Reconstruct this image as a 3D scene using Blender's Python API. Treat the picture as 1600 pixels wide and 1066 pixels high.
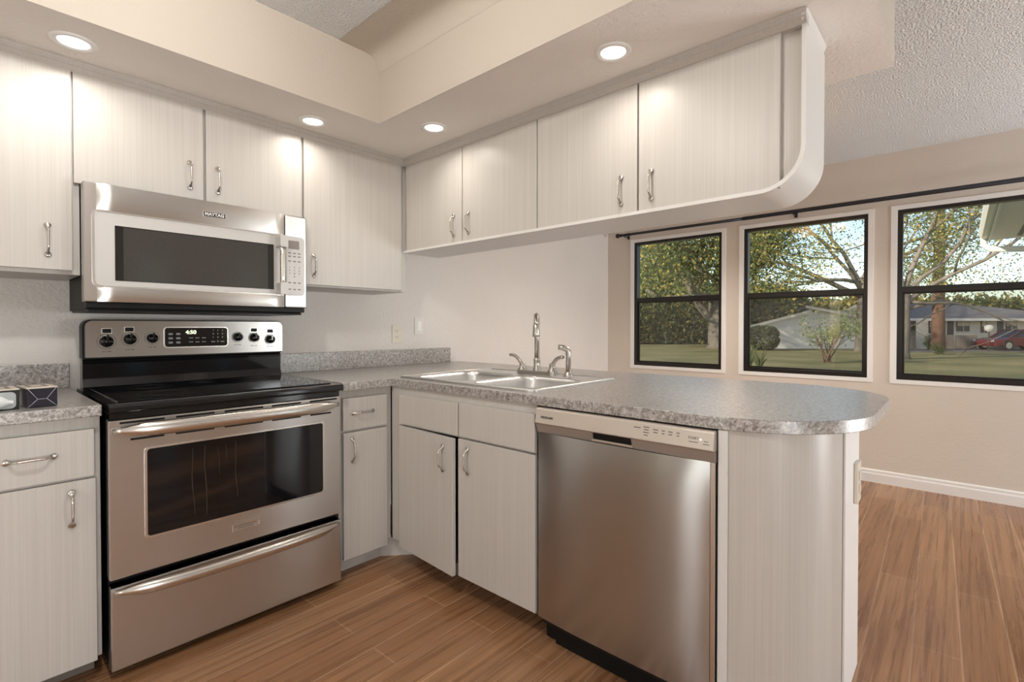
import bpy, math, random
import numpy as np
from mathutils import Vector, Matrix

for _o in list(bpy.data.objects):
    bpy.data.objects.remove(_o)
SC = bpy.context.scene
COL = SC.collection
R = math.radians

# ------------------------------------------------------------------ camera
cd = bpy.data.cameras.new('camera')
cam = bpy.data.objects.new('camera', cd)
COL.objects.link(cam)
cam.location = (-0.3623, -2.7091, 1.1339)
cam.rotation_euler = (R(90 - 0.7105), 0, R(-48.008))
cd.sensor_width = 36
cd.lens = 17.554
cd.shift_y = -0.00726
cd.clip_start = 0.02
cd.clip_end = 400
SC.camera = cam

# ------------------------------------------------------------------ view, world, sun
SC.view_settings.view_transform = 'Standard'
SC.view_settings.look = 'None'
SC.view_settings.exposure = 0.08
SC.view_settings.gamma = 1.0
SC.view_settings.use_curve_mapping = False
SC.cycles.use_denoising = True
SC.cycles.max_bounces = 10
SC.cycles.diffuse_bounces = 5
SC.cycles.glossy_bounces = 5
SC.cycles.transparent_max_bounces = 24
SC.cycles.sample_clamp_indirect = 6
SC.cycles.caustics_reflective = False
SC.cycles.caustics_refractive = False

W = bpy.data.worlds.new('sky')
SC.world = W
W.use_nodes = True
nt = W.node_tree
bg = nt.nodes['Background']
sky = nt.nodes.new('ShaderNodeTexSky')
sky.sky_type = 'NISHITA'
sky.sun_disc = False
sky.sun_elevation = R(24)
sky.sun_rotation = R(250)
sky.air_density = 1.0
sky.dust_density = 0.6
sky.ozone_density = 1.2
nt.links.new(sky.outputs[0], bg.inputs[0])
bg.inputs[1].default_value = 0.21

sd = bpy.data.lights.new('sun', 'SUN')
sd.energy = 8.0
sd.angle = R(1.0)
sd.color = (1.0, 0.83, 0.58)
sun = bpy.data.objects.new('sun', sd)
COL.objects.link(sun)
sun.rotation_euler = Vector((0.80, -0.44, -0.36)).to_track_quat('-Z', 'Y').to_euler()

UP_TILT = 38
CAN_W = 1.15        # each recessed downlight
ADDED_DOME_W = 33.0     # unseen dome light added to brighten the kitchen
DINING_W = 22.0    # dining ceiling lamp

# fill lamps added outside made-up openings, tilted up to brighten walls and ceilings
for nm, loc, w, h, e, rz in (('fill_dining', (3.45, -5.9, 0.75), 1.5, 1.5, 135.0, 0), ('fill_kitchen', (-1.2, -5.9, 0.75), 1.2, 1.5, 85.0, 0),
                             ('fill_left', (-2.25, -1.75, 1.0), 0.45, 1.9, 10.0, -90)):
    ld = bpy.data.lights.new(nm, 'AREA')
    ld.shape = 'RECTANGLE'
    ld.size = w
    ld.size_y = h
    ld.energy = e
    ld.color = (0.97, 0.985, 1.0)
    lo = bpy.data.objects.new(nm, ld)
    COL.objects.link(lo)
    lo.location = loc
    lo.rotation_euler = (R(90 + UP_TILT), 0, R(rz))

# ------------------------------------------------------------------ helpers
ORG = {}


class MB:
    """collects verts and faces of one mesh"""
    def __init__(s):
        s.v, s.f, s.sm, s.mi = [], [], [], []

    def add(s, vs, fs, smooth=False, mi=0):
        b = len(s.v)
        s.v += [tuple(map(float, p)) for p in vs]
        for q in fs:
            s.f.append(tuple(b + i for i in q))
            s.sm.append(smooth)
            s.mi.append(mi)
        return s

    def box(s, x0, x1, y0, y1, z0, z1, mi=0):
        x0, x1 = min(x0, x1), max(x0, x1)
        y0, y1 = min(y0, y1), max(y0, y1)
        z0, z1 = min(z0, z1), max(z0, z1)
        vs = [(x0, y0, z0), (x1, y0, z0), (x1, y1, z0), (x0, y1, z0),
              (x0, y0, z1), (x1, y0, z1), (x1, y1, z1), (x0, y1, z1)]
        return s.add(vs, [(0, 3, 2, 1), (4, 5, 6, 7), (0, 1, 5, 4), (1, 2, 6, 5), (2, 3, 7, 6), (3, 0, 4, 7)], mi=mi)

    def prism(s, poly, axis, lo, hi, smooth=False, caps=True, mi=0):
        # poly: 2D points; axis x -> (y,z), y -> (x,z), z -> (x,y)
        def P(p, t):
            return {'x': (t, p[0], p[1]), 'y': (p[0], t, p[1]), 'z': (p[0], p[1], t)}[axis]
        n = len(poly)
        area = sum(poly[i][0] * poly[(i + 1) % n][1] - poly[(i + 1) % n][0] * poly[i][1] for i in range(n))
        if (area < 0) != (axis == 'y'):
            poly = poly[::-1]
        vs = [P(p, lo) for p in poly] + [P(p, hi) for p in poly]
        s.add(vs, [(i, (i + 1) % n, n + (i + 1) % n, n + i) for i in range(n)], smooth, mi)
        if caps:
            s.add(vs, [tuple(range(n - 1, -1, -1)), tuple(range(n, 2 * n))], False, mi)
        return s

    def ring(s, outer, inner, axis, lo, hi, mi=0):
        # frame between two loops with the same number of points
        n = len(outer)
        def P(p, t):
            return {'x': (t, p[0], p[1]), 'y': (p[0], t, p[1]), 'z': (p[0], p[1], t)}[axis]
        vs = [P(p, lo) for p in outer] + [P(p, lo) for p in inner] + [P(p, hi) for p in outer] + [P(p, hi) for p in inner]
        fs = []
        for i in range(n):
            j = (i + 1) % n
            fs += [(i, j, n + j, n + i), (2 * n + j, 2 * n + i, 3 * n + i, 3 * n + j),
                   (j, i, 2 * n + i, 2 * n + j), (n + i, n + j, 3 * n + j, 3 * n + i)]
        return s.add(vs, fs, False, mi)

    def lathe(s, prof, c, axis='z', n=24, smooth=True, mi=0):
        # prof: (radius, height) list along the axis from point c
        ax = {'x': Vector((1, 0, 0)), 'y': Vector((0, 1, 0)), 'z': Vector((0, 0, 1)),
              '-y': Vector((0, -1, 0)), '-x': Vector((-1, 0, 0))}.get(axis) if isinstance(axis, str) else Vector(axis).normalized()
        u = ax.orthogonal().normalized()
        w = ax.cross(u)
        c = Vector(c)
        vs, fs = [], []
        for r_, h in prof:
            for k in range(n):
                a = 2 * math.pi * k / n
                vs.append(c + ax * h + (u * math.cos(a) + w * math.sin(a)) * r_)
        for i in range(len(prof) - 1):
            for k in range(n):
                k2 = (k + 1) % n
                fs.append((i * n + k, i * n + k2, (i + 1) * n + k2, (i + 1) * n + k))
        s.add(vs, fs, smooth, mi)
        s.add([vs[k] for k in range(n)], [tuple(range(n - 1, -1, -1))], False, mi)
        s.add([vs[(len(prof) - 1) * n + k] for k in range(n)], [tuple(range(n))], False, mi)
        return s

    def tube(s, path, rad, n=10, side=None, smooth=True, mi=0):
        # rad: number or list; an entry may be (across, out) for a flattened section; side fixes the 'across' direction
        P = [Vector(p) for p in path]
        m = len(P)
        if not isinstance(rad, (list, tuple)):
            rad = [rad] * m
        vs, fs = [], []
        prev = None
        for i, p in enumerate(P):
            t = (P[min(i + 1, m - 1)] - P[max(i - 1, 0)]).normalized()
            if side is not None:
                u = (Vector(side) - t * t.dot(Vector(side))).normalized()
            elif prev is None:
                u = t.orthogonal().normalized()
            else:
                u = (prev - t * t.dot(prev)).normalized()
            prev = u
            w = t.cross(u)
            a_, b_ = rad[i] if isinstance(rad[i], (list, tuple)) else (rad[i], rad[i])
            for k in range(n):
                a = 2 * math.pi * k / n
                vs.append(p + u * (a_ * math.cos(a)) + w * (b_ * math.sin(a)))
        for i in range(m - 1):
            for k in range(n):
                k2 = (k + 1) % n
                fs.append((i * n + k, i * n + k2, (i + 1) * n + k2, (i + 1) * n + k))
        fs += [tuple(range(n - 1, -1, -1)), tuple(range((m - 1) * n, m * n))]
        return s.add(vs, fs, smooth, mi)

    def build(s, name, mats, parent=None, bevel=0.0, seg=2, origin=None, **props):
        if not isinstance(mats, (list, tuple)):
            mats = [mats]
        if origin is None:
            origin = ORG[parent.name] if parent is not None else None
        if origin is None:
            a = np.array(s.v)
            origin = Vector(((a[:, 0].min() + a[:, 0].max()) / 2, (a[:, 1].min() + a[:, 1].max()) / 2, a[:, 2].min()))
        origin = Vector(origin)
        me = bpy.data.meshes.new(name)
        me.from_pydata([(p[0] - origin.x, p[1] - origin.y, p[2] - origin.z) for p in s.v], [], s.f)
        for m in mats:
            me.materials.append(m)
        me.polygons.foreach_set('use_smooth', s.sm)
        me.polygons.foreach_set('material_index', s.mi)
        me.update()
        o = bpy.data.objects.new(name, me)
        COL.objects.link(o)
        if parent is not None:
            o.parent = parent
            o.location = origin - Vector(ORG[parent.name])
        else:
            o.location = origin
        ORG[o.name] = origin
        if bevel:
            b = o.modifiers.new('bevel', 'BEVEL')
            b.width = bevel
            b.segments = seg
            b.limit_method = 'ANGLE'
            b.angle_limit = R(40)
        for k, v in props.items():
            o[k] = v
        return o


def smooth_sides(o, ang=28):
    me = o.data
    me.polygons.foreach_set('use_smooth', [True] * len(me.polygons))
    me.set_sharp_from_angle(angle=R(ang))


def thing(name, label, cat, loc, group=None):
    o = bpy.data.objects.new(name, None)
    COL.objects.link(o)
    o.empty_display_size = 0.05
    o.location = loc
    ORG[o.name] = Vector(loc)
    o['label'] = label
    o['category'] = cat
    if group:
        o['group'] = group
    return o


def place_copy(src, name, parent, loc, rot=(0, 0, 0)):
    """a copy of a part (sharing its mesh), set at a world point under another parent"""
    o = src.copy()
    o.name = name
    COL.objects.link(o)
    o.parent = parent
    o.location = Vector(loc) - ORG[parent.name]
    o.rotation_euler = rot
    ORG[o.name] = Vector(loc)
    return o


def dup(root, loc, label=None):
    """copy a thing with its parts and sub-parts"""
    r = root.copy()
    COL.objects.link(r)
    r.location = loc
    ORG[r.name] = Vector(loc)
    if label:
        r['label'] = label
    for ch in list(root.children):
        c = ch.copy()
        COL.objects.link(c)
        c.parent = r
        for g in list(ch.children):
            d = g.copy()
            COL.objects.link(d)
            d.parent = c
    return r


def rrect(x0, x1, z0, z1, r, k=5):
    if not isinstance(r, (list, tuple)):
        r = [r] * 4
    pts = []
    for (cx, cz, a0, rr) in ((x1 - r[0], z1 - r[0], 0, r[0]), (x0 + r[1], z1 - r[1], 90, r[1]),
                             (x0 + r[2], z0 + r[2], 180, r[2]), (x1 - r[3], z0 + r[3], 270, r[3])):
        for i in range(k + 1):
            a = R(a0 + 90 * i / k)
            pts.append((cx + rr * math.cos(a), cz + rr * math.sin(a)))
    return pts


def text(name, body, size, loc, mat, parent, facing='y', depth=0.0004, align='CENTER', bold=0.0, sx=1.0, tilt=0.0):
    """lettering as a real mesh: facing 'y' reads from -y, facing 'x' reads from -x"""
    c = bpy.data.curves.new(name, 'FONT')
    c.body = body
    c.size = size
    c.extrude = depth
    c.offset = bold
    c.align_x = align
    c.align_y = 'CENTER'
    t = bpy.data.objects.new('tmp', c)
    COL.objects.link(t)
    dg = bpy.context.evaluated_depsgraph_get()
    me = bpy.data.meshes.new_from_object(t.evaluated_get(dg))
    bpy.data.objects.remove(t)
    me.name = name
    me.materials.clear()
    me.materials.append(mat)
    rot = Matrix.Rotation(R(90), 4, 'X')
    M = Matrix.Scale(sx, 4, (1, 0, 0))
    M = rot @ Matrix.Rotation(tilt, 4, 'X') @ M
    if facing == 'x':
        M = Matrix.Rotation(R(-90), 4, 'Z') @ M
    me.transform(M)
    o = bpy.data.objects.new(name, me)
    COL.objects.link(o)
    o.parent = parent
    o.location = Vector(loc) - ORG[parent.name]
    ORG[o.name] = Vector(loc)
    return o


# ------------------------------------------------------------------ materials
def mk(name, col, rough=0.5, metal=0.0, spec=0.5, emit=None, es=1.0, coat=0.0, coat_rough=0.05):
    m = bpy.data.materials.new(name)
    m.use_nodes = True
    p = m.node_tree.nodes['Principled BSDF']
    p.inputs['Base Color'].default_value = (*col, 1)
    p.inputs['Roughness'].default_value = rough
    p.inputs['Metallic'].default_value = metal
    p.inputs['Specular IOR Level'].default_value = spec
    p.inputs['Coat Weight'].default_value = coat
    p.inputs['Coat Roughness'].default_value = coat_rough
    if emit:
        p.inputs['Emission Color'].default_value = (*emit, 1)
        p.inputs['Emission Strength'].default_value = es
    return m


def nodes(m):
    return m.node_tree, m.node_tree.nodes['Principled BSDF']


def coords(t, scale=(1, 1, 1), rot=(0, 0, 0), space='Object'):
    c = t.nodes.new('ShaderNodeTexCoord')
    mp = t.nodes.new('ShaderNodeMapping')
    mp.inputs['Scale'].default_value = scale
    mp.inputs['Rotation'].default_value = rot
    t.links.new(c.outputs[space], mp.inputs[0])
    return mp.outputs[0]


def noise(t, vec, scale=1.0, detail=3.0, rough=0.5, dist=0.0):
    n = t.nodes.new('ShaderNodeTexNoise')
    n.inputs['Scale'].default_value = scale
    n.inputs['Detail'].default_value = detail
    n.inputs['Roughness'].default_value = rough
    n.inputs['Distortion'].default_value = dist
    t.links.new(vec, n.inputs['Vector'])
    return n.outputs['Fac']


def ramp(t, fac, stops):
    r = t.nodes.new('ShaderNodeValToRGB')
    e = r.color_ramp.elements
    while len(e) > 1:
        e.remove(e[-1])
    e[0].position = stops[0][0]
    e[0].color = (*stops[0][1], 1)
    for pos, c in stops[1:]:
        n = e.new(pos)
        n.color = (*c, 1)
    t.links.new(fac, r.inputs[0])
    return r.outputs[0]


def bump(t, p, h, strength=0.2, dist=0.01):
    b = t.nodes.new('ShaderNodeBump')
    b.inputs['Strength'].default_value = strength
    b.inputs['Distance'].default_value = dist
    t.links.new(h, b.inputs['Height'])
    t.links.new(b.outputs[0], p.inputs['Normal'])


def mixc(t, fac, a, b, mode='MIX'):
    x = t.nodes.new('ShaderNodeMix')
    x.data_type = 'RGBA'
    x.blend_type = mode
    if hasattr(fac, 'is_linked') or hasattr(fac, 'node'):
        t.links.new(fac, x.inputs[0])
    else:
        x.inputs[0].default_value = fac
    for s, v in ((x.inputs[6], a), (x.inputs[7], b)):
        if isinstance(v, (tuple, list)):
            s.default_value = (*v, 1)
        else:
            t.links.new(v, s)
    return x.outputs[2]


def varied(name, c0, c1, scale, rough=0.5, spec=0.5, detail=3, bs=0.0, bd=0.005, bscale=None, metal=0):
    m = mk(name, c0, rough, metal, spec)
    t, p = nodes(m)
    v = coords(t, scale if isinstance(scale, tuple) else (scale,) * 3)
    f = noise(t, v, 1.0, detail)
    t.links.new(ramp(t, f, [(0.3, c0), (0.7, c1)]), p.inputs['Base Color'])
    if bs:
        h = noise(t, coords(t, (bscale,) * 3), 1.0, 2) if bscale else f
        bump(t, p, h, bs, bd)
    return m


M = {}
# laminate cabinet faces with a fine vertical grain
m = mk('cream_laminate', (0.68, 0.64, 0.595), 0.36, spec=0.45)
t, p = nodes(m)
f1 = noise(t, coords(t, (210, 210, 1.6)), 1, 2)
f2 = noise(t, coords(t, (45, 45, 0.8)), 1, 2)
c1 = ramp(t, f1, [(0.3, (0.53, 0.507, 0.474)), (0.68, (0.58, 0.555, 0.522))])
c2 = ramp(t, f2, [(0.3, (0.965, 0.96, 0.955)), (0.7, (1, 1, 1))])
t.links.new(mixc(t, 1.0, c1, c2, 'MULTIPLY'), p.inputs['Base Color'])
M['laminate'] = m
M['white_panel'] = mk('white_laminate', (0.74, 0.735, 0.72), 0.3)
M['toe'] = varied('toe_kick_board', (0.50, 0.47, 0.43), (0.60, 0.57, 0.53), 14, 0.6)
M['toe_shaded'] = varied('toe_kick_board_shaded', (0.16, 0.13, 0.11), (0.20, 0.17, 0.14), 14, 0.6)  # same toe board, darkened in the colour for the shade beneath
# speckled grey counter laminate
m = mk('speckled_counter', (0.4, 0.38, 0.36), 0.36, spec=0.9, coat=0.9, coat_rough=0.3)
t, p = nodes(m)
v = coords(t, (1, 1, 1))
fa = noise(t, v, 82, 5, 0.65, 0.8)
fb = noise(t, v, 280, 3, 0.6)
ca = ramp(t, fa, [(0.30, (0.085, 0.073, 0.066)), (0.41, (0.215, 0.195, 0.178)), (0.52, (0.42, 0.40, 0.385)), (0.66, (0.64, 0.63, 0.615))])
cb = ramp(t, fb, [(0.35, (0.62, 0.60, 0.585)), (0.62, (1.05, 1.04, 1.03))])
t.links.new(mixc(t, 1.0, ca, cb, 'MULTIPLY'), p.inputs['Base Color'])
M['counter'] = m
# brushed stainless steel: sharp across, blurred up and down
def steel(name, col, rough, aniso=0.8):
    m = mk(name, col, rough, 1.0)
    t, p = nodes(m)
    p.inputs['Anisotropic'].default_value = aniso
    tz = t.nodes.new('ShaderNodeCombineXYZ')
    tz.inputs[2].default_value = 1
    t.links.new(tz.outputs[0], p.inputs['Tangent'])
    f = noise(t, coords(t, (5, 5, 900)), 1, 2)
    t.links.new(ramp(t, f, [(0.3, tuple(c * 0.97 for c in col)), (0.7, tuple(min(1, c * 1.02) for c in col))]), p.inputs['Base Color'])
    mr = t.nodes.new('ShaderNodeMapRange')
    mr.inputs[3].default_value = rough * 0.95
    mr.inputs[4].default_value = rough * 1.05
    t.links.new(f, mr.inputs[0])
    t.links.new(mr.outputs[0], p.inputs['Roughness'])
    return m
M['steel'] = steel('brushed_stainless', (0.63, 0.61, 0.585), 0.32)
M['steel_dw'] = steel('brushed_stainless_dark', (0.47, 0.47, 0.465), 0.25, 0.85)
M['bar'] = mk('satin_steel_bar', (0.70, 0.67, 0.63), 0.27, 1.0)
M['sink'] = mk('sink_steel', (0.80, 0.80, 0.79), 0.3, 1.0)
M['nickel'] = mk('brushed_nickel', (0.60, 0.57, 0.53), 0.27, 1.0)
M['faucet'] = mk('faucet_nickel', (0.52, 0.49, 0.45), 0.28, 1.0)
M['silver'] = mk('silver_paint', (0.56, 0.545, 0.53), 0.42, 0.25)
M['dwpanel'] = mk('warm_silver_plastic', (0.62, 0.555, 0.49), 0.38, 0.45)
M['dwband'] = mk('warm_silver_shaded', (0.36, 0.315, 0.28), 0.45, 0.4)  # panel colour darkened to paint the shade on its inward slope
M['mw_mesh'] = varied('perforated_window_mesh', (0.045, 0.042, 0.039), (0.055, 0.051, 0.047), 300, 0.14)
M['black_gloss'] = mk('black_enamel', (0.008, 0.008, 0.009), 0.09)
M['black_glass'] = mk('black_glass', (0.006, 0.006, 0.007), 0.04)
M['black'] = mk('black_plastic', (0.007, 0.007, 0.007), 0.4, spec=0.2)
M['dark_case'] = mk('dark_appliance_case', (0.016, 0.014, 0.013), 0.5, spec=0.2)
M['mw_glass'] = mk('smoked_window', (0.017, 0.016, 0.015), 0.12)
M['ink'] = mk('grey_print', (0.16, 0.14, 0.125), 0.6)
M['ink_black'] = mk('black_print', (0.02, 0.02, 0.02), 0.5)
M['pale_print'] = mk('pale_print', (0.33, 0.34, 0.36), 0.6)
M['white_print'] = mk('white_print', (0.8, 0.8, 0.8), 0.5)
M['clock_glow'] = mk('clock_digits', (0.7, 0.8, 0.5), 0.5, emit=(0.85, 1.0, 0.62), es=1.6)
M['plate'] = mk('white_plastic', (0.78, 0.76, 0.71), 0.35)
M['plate_ivory'] = mk('ivory_plastic', (0.74, 0.70, 0.60), 0.35)
M['trim_white'] = mk('white_trim_paint', (0.90, 0.90, 0.89), 0.4)
M['frame_black'] = mk('bronze_window_frame', (0.012, 0.009, 0.008), 0.35)
M['rod'] = mk('dark_curtain_rod', (0.045, 0.047, 0.055), 0.35, 0.6)
M['drip'] = mk('dried_drip', (0.05, 0.04, 0.033), 0.9, spec=0.1)

# wall paint with an orange-peel texture
def paint(name, col, bs=0.35, sc=70, bd=0.004):
    m = mk(name, col, 0.75, spec=0.25)
    t, p = nodes(m)
    v = coords(t)
    h = noise(t, v, sc, 3, 0.55)
    f = noise(t, v, 1.4, 2)
    t.links.new(ramp(t, f, [(0.3, tuple(c * 0.975 for c in col)), (0.7, tuple(c * 1.02 for c in col))]), p.inputs['Base Color'])
    bump(t, p, h, bs, bd)
    return m
M['wall_lit'] = paint('beige_wall_paint_lit', (0.76, 0.725, 0.69), 0.7, 75, 0.008)  # same wall paint, lightened in the colour for the light on the range wall
M['wall_beige'] = paint('beige_wall_paint', (0.71, 0.65, 0.585), 0.3)
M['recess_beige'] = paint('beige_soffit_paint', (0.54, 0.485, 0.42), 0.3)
M['soffit_white'] = paint('soffit_texture', (0.88, 0.85, 0.81), 0.8, 60)
M['popcorn'] = paint('popcorn_ceiling', (0.82, 0.835, 0.84), 1.0, 110, 0.016)

# plank floor: boards along x, slightly turned
m = mk('wood_plank_floor', (0.3, 0.14, 0.06), 0.3, spec=0.5)
t, p = nodes(m)
v = coords(t, (1, 1, 1), (0, 0, R(-1.6)))
br = t.nodes.new('ShaderNodeTexBrick')
br.offset = 0.37
br.inputs['Scale'].default_value = 1.0
br.inputs['Brick Width'].default_value = 0.92
br.inputs['Row Height'].default_value = 0.132
br.inputs['Mortar Size'].default_value = 0.0026
br.inputs['Mortar Smooth'].default_value = 0.1
br.inputs['Color1'].default_value = (0.41, 0.220, 0.110, 1)
br.inputs['Color2'].default_value = (0.31, 0.152, 0.072, 1)
br.inputs['Mortar'].default_value = (0.50, 0.31, 0.19, 1)
t.links.new(v, br.inputs['Vector'])
vg = coords(t, (0.65, 32, 1), (0, 0, R(-1.6)))
g = noise(t, vg, 1.6, 5, 0.6, 0.5)
gr = ramp(t, g, [(0.30, (0.62, 0.56, 0.52)), (0.48, (0.95, 0.94, 0.92)), (0.70, (1.30, 1.32, 1.32))])
vf = coords(t, (6, 240, 1), (0, 0, R(-1.6)))
g2 = ramp(t, noise(t, vf, 1, 2), [(0.3, (0.86, 0.85, 0.84)), (0.7, (1.06, 1.06, 1.06))])
cc = mixc(t, 1.0, br.outputs['Color'], gr, 'MULTIPLY')
cc = mixc(t, 1.0, cc, g2, 'MULTIPLY')
t.links.new(cc, p.inputs['Base Color'])
b = t.nodes.new('ShaderNodeBump')
b.inputs['Strength'].default_value = 0.5
b.inputs['Distance'].default_value = 0.002
b.invert = True
t.links.new(br.outputs['Fac'], b.inputs['Height'])
t.links.new(b.outputs[0], p.inputs['Normal'])
mr = t.nodes.new('ShaderNodeMapRange')
mr.inputs[3].default_value = 0.22
mr.inputs[4].default_value = 0.34
t.links.new(g, mr.inputs[0])
t.links.new(mr.outputs[0], p.inputs['Roughness'])
M['floor'] = m


def clear(name, tint, refl):
    m = bpy.data.materials.new(name)
    m.use_nodes = True
    t = m.node_tree
    t.nodes.clear()
    o = t.nodes.new('ShaderNodeOutputMaterial')
    a = t.nodes.new('ShaderNodeBsdfTransparent')
    a.inputs[0].default_value = (*tint, 1)
    g = t.nodes.new('ShaderNodeBsdfGlossy')
    g.inputs['Roughness'].default_value = 0.02
    fr = t.nodes.new('ShaderNodeFresnel')
    fr.inputs[0].default_value = 1.45
    mu = t.nodes.new('ShaderNodeMath')
    mu.operation = 'MULTIPLY'
    mu.inputs[1].default_value = refl
    x = t.nodes.new('ShaderNodeMixShader')
    t.links.new(fr.outputs[0], mu.inputs[0])
    t.links.new(mu.outputs[0], x.inputs[0])
    t.links.new(a.outputs[0], x.inputs[1])
    t.links.new(g.outputs[0], x.inputs[2])
    t.links.new(x.outputs[0], o.inputs[0])
    return m
M['pane'] = clear('window_glass', (0.97, 0.98, 0.98), 0.8)
M['wrap_film'] = clear('clear_film', (0.93, 0.94, 0.95), 1.0)
m = bpy.data.materials.new('insect_screen_mesh')
m.use_nodes = True
t = m.node_tree
t.nodes.clear()
o_ = t.nodes.new('ShaderNodeOutputMaterial')
a_ = t.nodes.new('ShaderNodeBsdfTransparent')
d_ = t.nodes.new('ShaderNodeBsdfDiffuse')
d_.inputs[0].default_value = (0.16, 0.15, 0.14, 1)
x_ = t.nodes.new('ShaderNodeMixShader')
x_.inputs[0].default_value = 0.26
t.links.new(a_.outputs[0], x_.inputs[1])
t.links.new(d_.outputs[0], x_.inputs[2])
t.links.new(x_.outputs[0], o_.inputs[0])
M['screen'] = m


def leafy(name, c0, c1):
    m = mk(name, c0, 0.6, spec=0.3)
    t, p = nodes(m)
    f = noise(t, coords(t), 1.3, 3)
    t.links.new(ramp(t, f, [(0.35, c0), (0.65, c1)]), p.inputs['Base Color'])
    p.inputs['Subsurface Weight'].default_value = 0
    tr = t.nodes.new('ShaderNodeBsdfTranslucent')
    tr.inputs[0].default_value = (*c1, 1)
    x = t.nodes.new('ShaderNodeMixShader')
    x.inputs[0].default_value = 0.35
    out = t.nodes['Material Output']
    t.links.new(p.outputs[0], x.inputs[1])
    t.links.new(tr.outputs[0], x.inputs[2])
    t.links.new(x.outputs[0], out.inputs[0])
    return m
M['leaf_green'] = leafy('oak_leaf', (0.10, 0.14, 0.055), (0.20, 0.24, 0.09))
M['leaf_yellow'] = leafy('autumn_leaf', (0.36, 0.30, 0.09), (0.50, 0.40, 0.13))
M['leaf_dark'] = leafy('evergreen_leaf', (0.06, 0.085, 0.04), (0.13, 0.16, 0.07))
M['leaf_bright'] = leafy('shrub_leaf', (0.20, 0.30, 0.10), (0.34, 0.42, 0.18))
M['bark'] = varied('grey_bark', (0.10, 0.092, 0.085), (0.21, 0.195, 0.18), (3, 3, 1.2), 0.85, bs=0.5, bd=0.05, bscale=7)
M['bark_brown'] = varied('brown_bark', (0.13, 0.075, 0.055), (0.22, 0.13, 0.095), (4, 4, 1), 0.85, bs=0.5, bd=0.05, bscale=7)
M['grass'] = varied('lawn_grass', (0.19, 0.205, 0.10), (0.38, 0.345, 0.19), 0.4, 0.9, 0.1, 6, bs=0.6, bd=0.05, bscale=9)
M['asphalt'] = varied('drive_asphalt', (0.20, 0.18, 0.165), (0.27, 0.245, 0.22), 1.5, 0.85)
M['shingle'] = varied('grey_shingles', (0.22, 0.21, 0.21), (0.30, 0.285, 0.28), 4, 0.85)
M['fascia'] = mk('white_fascia', (0.78, 0.78, 0.77), 0.5)
M['soffit_out'] = mk('eave_soffit', (0.80, 0.74, 0.77), 0.6)
M['house_wall'] = varied('cream_house_siding', (0.62, 0.59, 0.52), (0.68, 0.65, 0.58), (6, 6, 0.3), 0.7)
M['door_dark'] = mk('dark_house_door', (0.06, 0.06, 0.07), 0.5)
M['house_glass'] = mk('dark_house_glass', (0.05, 0.06, 0.07), 0.12)
M['blind'] = mk('window_blind', (0.60, 0.55, 0.45), 0.7)
M['fence'] = varied('weathered_fence', (0.24, 0.20, 0.17), (0.34, 0.29, 0.25), (9, 9, 0.4), 0.8)
M['car_red'] = mk('dark_red_car_paint', (0.14, 0.014, 0.018), 0.25, coat=0.5)
M['car_glass'] = mk('tinted_car_glass', (0.03, 0.03, 0.03), 0.08)
M['tyre'] = mk('tyre_rubber', (0.015, 0.015, 0.015), 0.7)
M['globe'] = mk('white_lamp_globe', (0.9, 0.9, 0.9), 0.4)
# horizontal clapboard
m = mk('white_clapboard', (0.72, 0.75, 0.80), 0.6)
t, p = nodes(m)
wv = t.nodes.new('ShaderNodeTexWave')
wv.bands_direction = 'Z'
wv.wave_profile = 'SAW'
wv.inputs['Scale'].default_value = 1.0
t.links.new(coords(t, (1, 1, 2.6)), wv.inputs['Vector'])
t.links.new(ramp(t, wv.outputs[1], [(0.0, (0.45, 0.47, 0.51)), (0.12, (0.74, 0.76, 0.80)), (1.0, (0.78, 0.80, 0.83))]), p.inputs['Base Color'])
M['clapboard'] = m

# ------------------------------------------------------------------ the room
XL, XW, YFR, ZC, ZS = -1.95, 4.125, -5.6, 2.385, 2.082


def struct(mb, name, mats, **k):
    return mb.build(name, mats, kind='structure', **k)


struct(MB().box(XL, XW + 0.2, YFR, 0.0, -0.06, 0.0), 'floor', M['floor'], origin=(0, 0, 0))
struct(MB().box(XL - 0.1, XW + 0.2, 0.0, 0.12, -0.3, 2.7), 'wall_back', M['wall_lit'])
lw = MB()
lw.box(XL - 0.12, XL, YFR, -2.02, -0.3, 2.7)
lw.box(XL - 0.12, XL, -1.48, -1.10, -0.3, 2.7)
lw.box(XL - 0.12, XL, -0.88, 0.0, -0.3, 2.7)
lw.box(XL - 0.12, XL, -1.10, -0.88, 2.05, 2.7)
lw.box(XL - 0.12, XL, -1.10, -0.88, -0.3, 0.12)
w_ = struct(MB().ring([(-1.10, .12), (-.88, .12), (-.88, 2.05), (-1.10, 2.05)], [(-1.07, .15), (-.91, .15), (-.91, 2.02), (-1.07, 2.02)], 'x', XL - .09, XL - .04), 'window_6', M['trim_white'])  # unseen window, added as a bright streak for the dishwasher to reflect
MB().box(XL - .067, XL - .063, -1.07, -.91, .15, 2.02).build('pane', M['pane'], w_)
lw.box(XL - 0.12, XL, -2.02, -1.48, 2.05, 2.7)
lw.box(XL - 0.12, XL, -2.02, -1.48, -0.3, 0.0)
struct(lw, 'wall_left', M['wall_beige'])
d3 = struct(MB().ring([(-2.02, 0), (-1.48, 0), (-1.48, 2.05), (-2.02, 2.05)], [(-1.97, .07), (-1.53, .07), (-1.53, 1.98), (-1.97, 1.98)], 'x', XL - .08, XL - .03), 'door_3', M['trim_white'])  # unseen door, added for its fill lamp and a streak on the dishwasher
MB().box(XL - .058, XL - .052, -1.97, -1.53, .07, 1.98).build('pane', M['pane'], d3)
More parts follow.
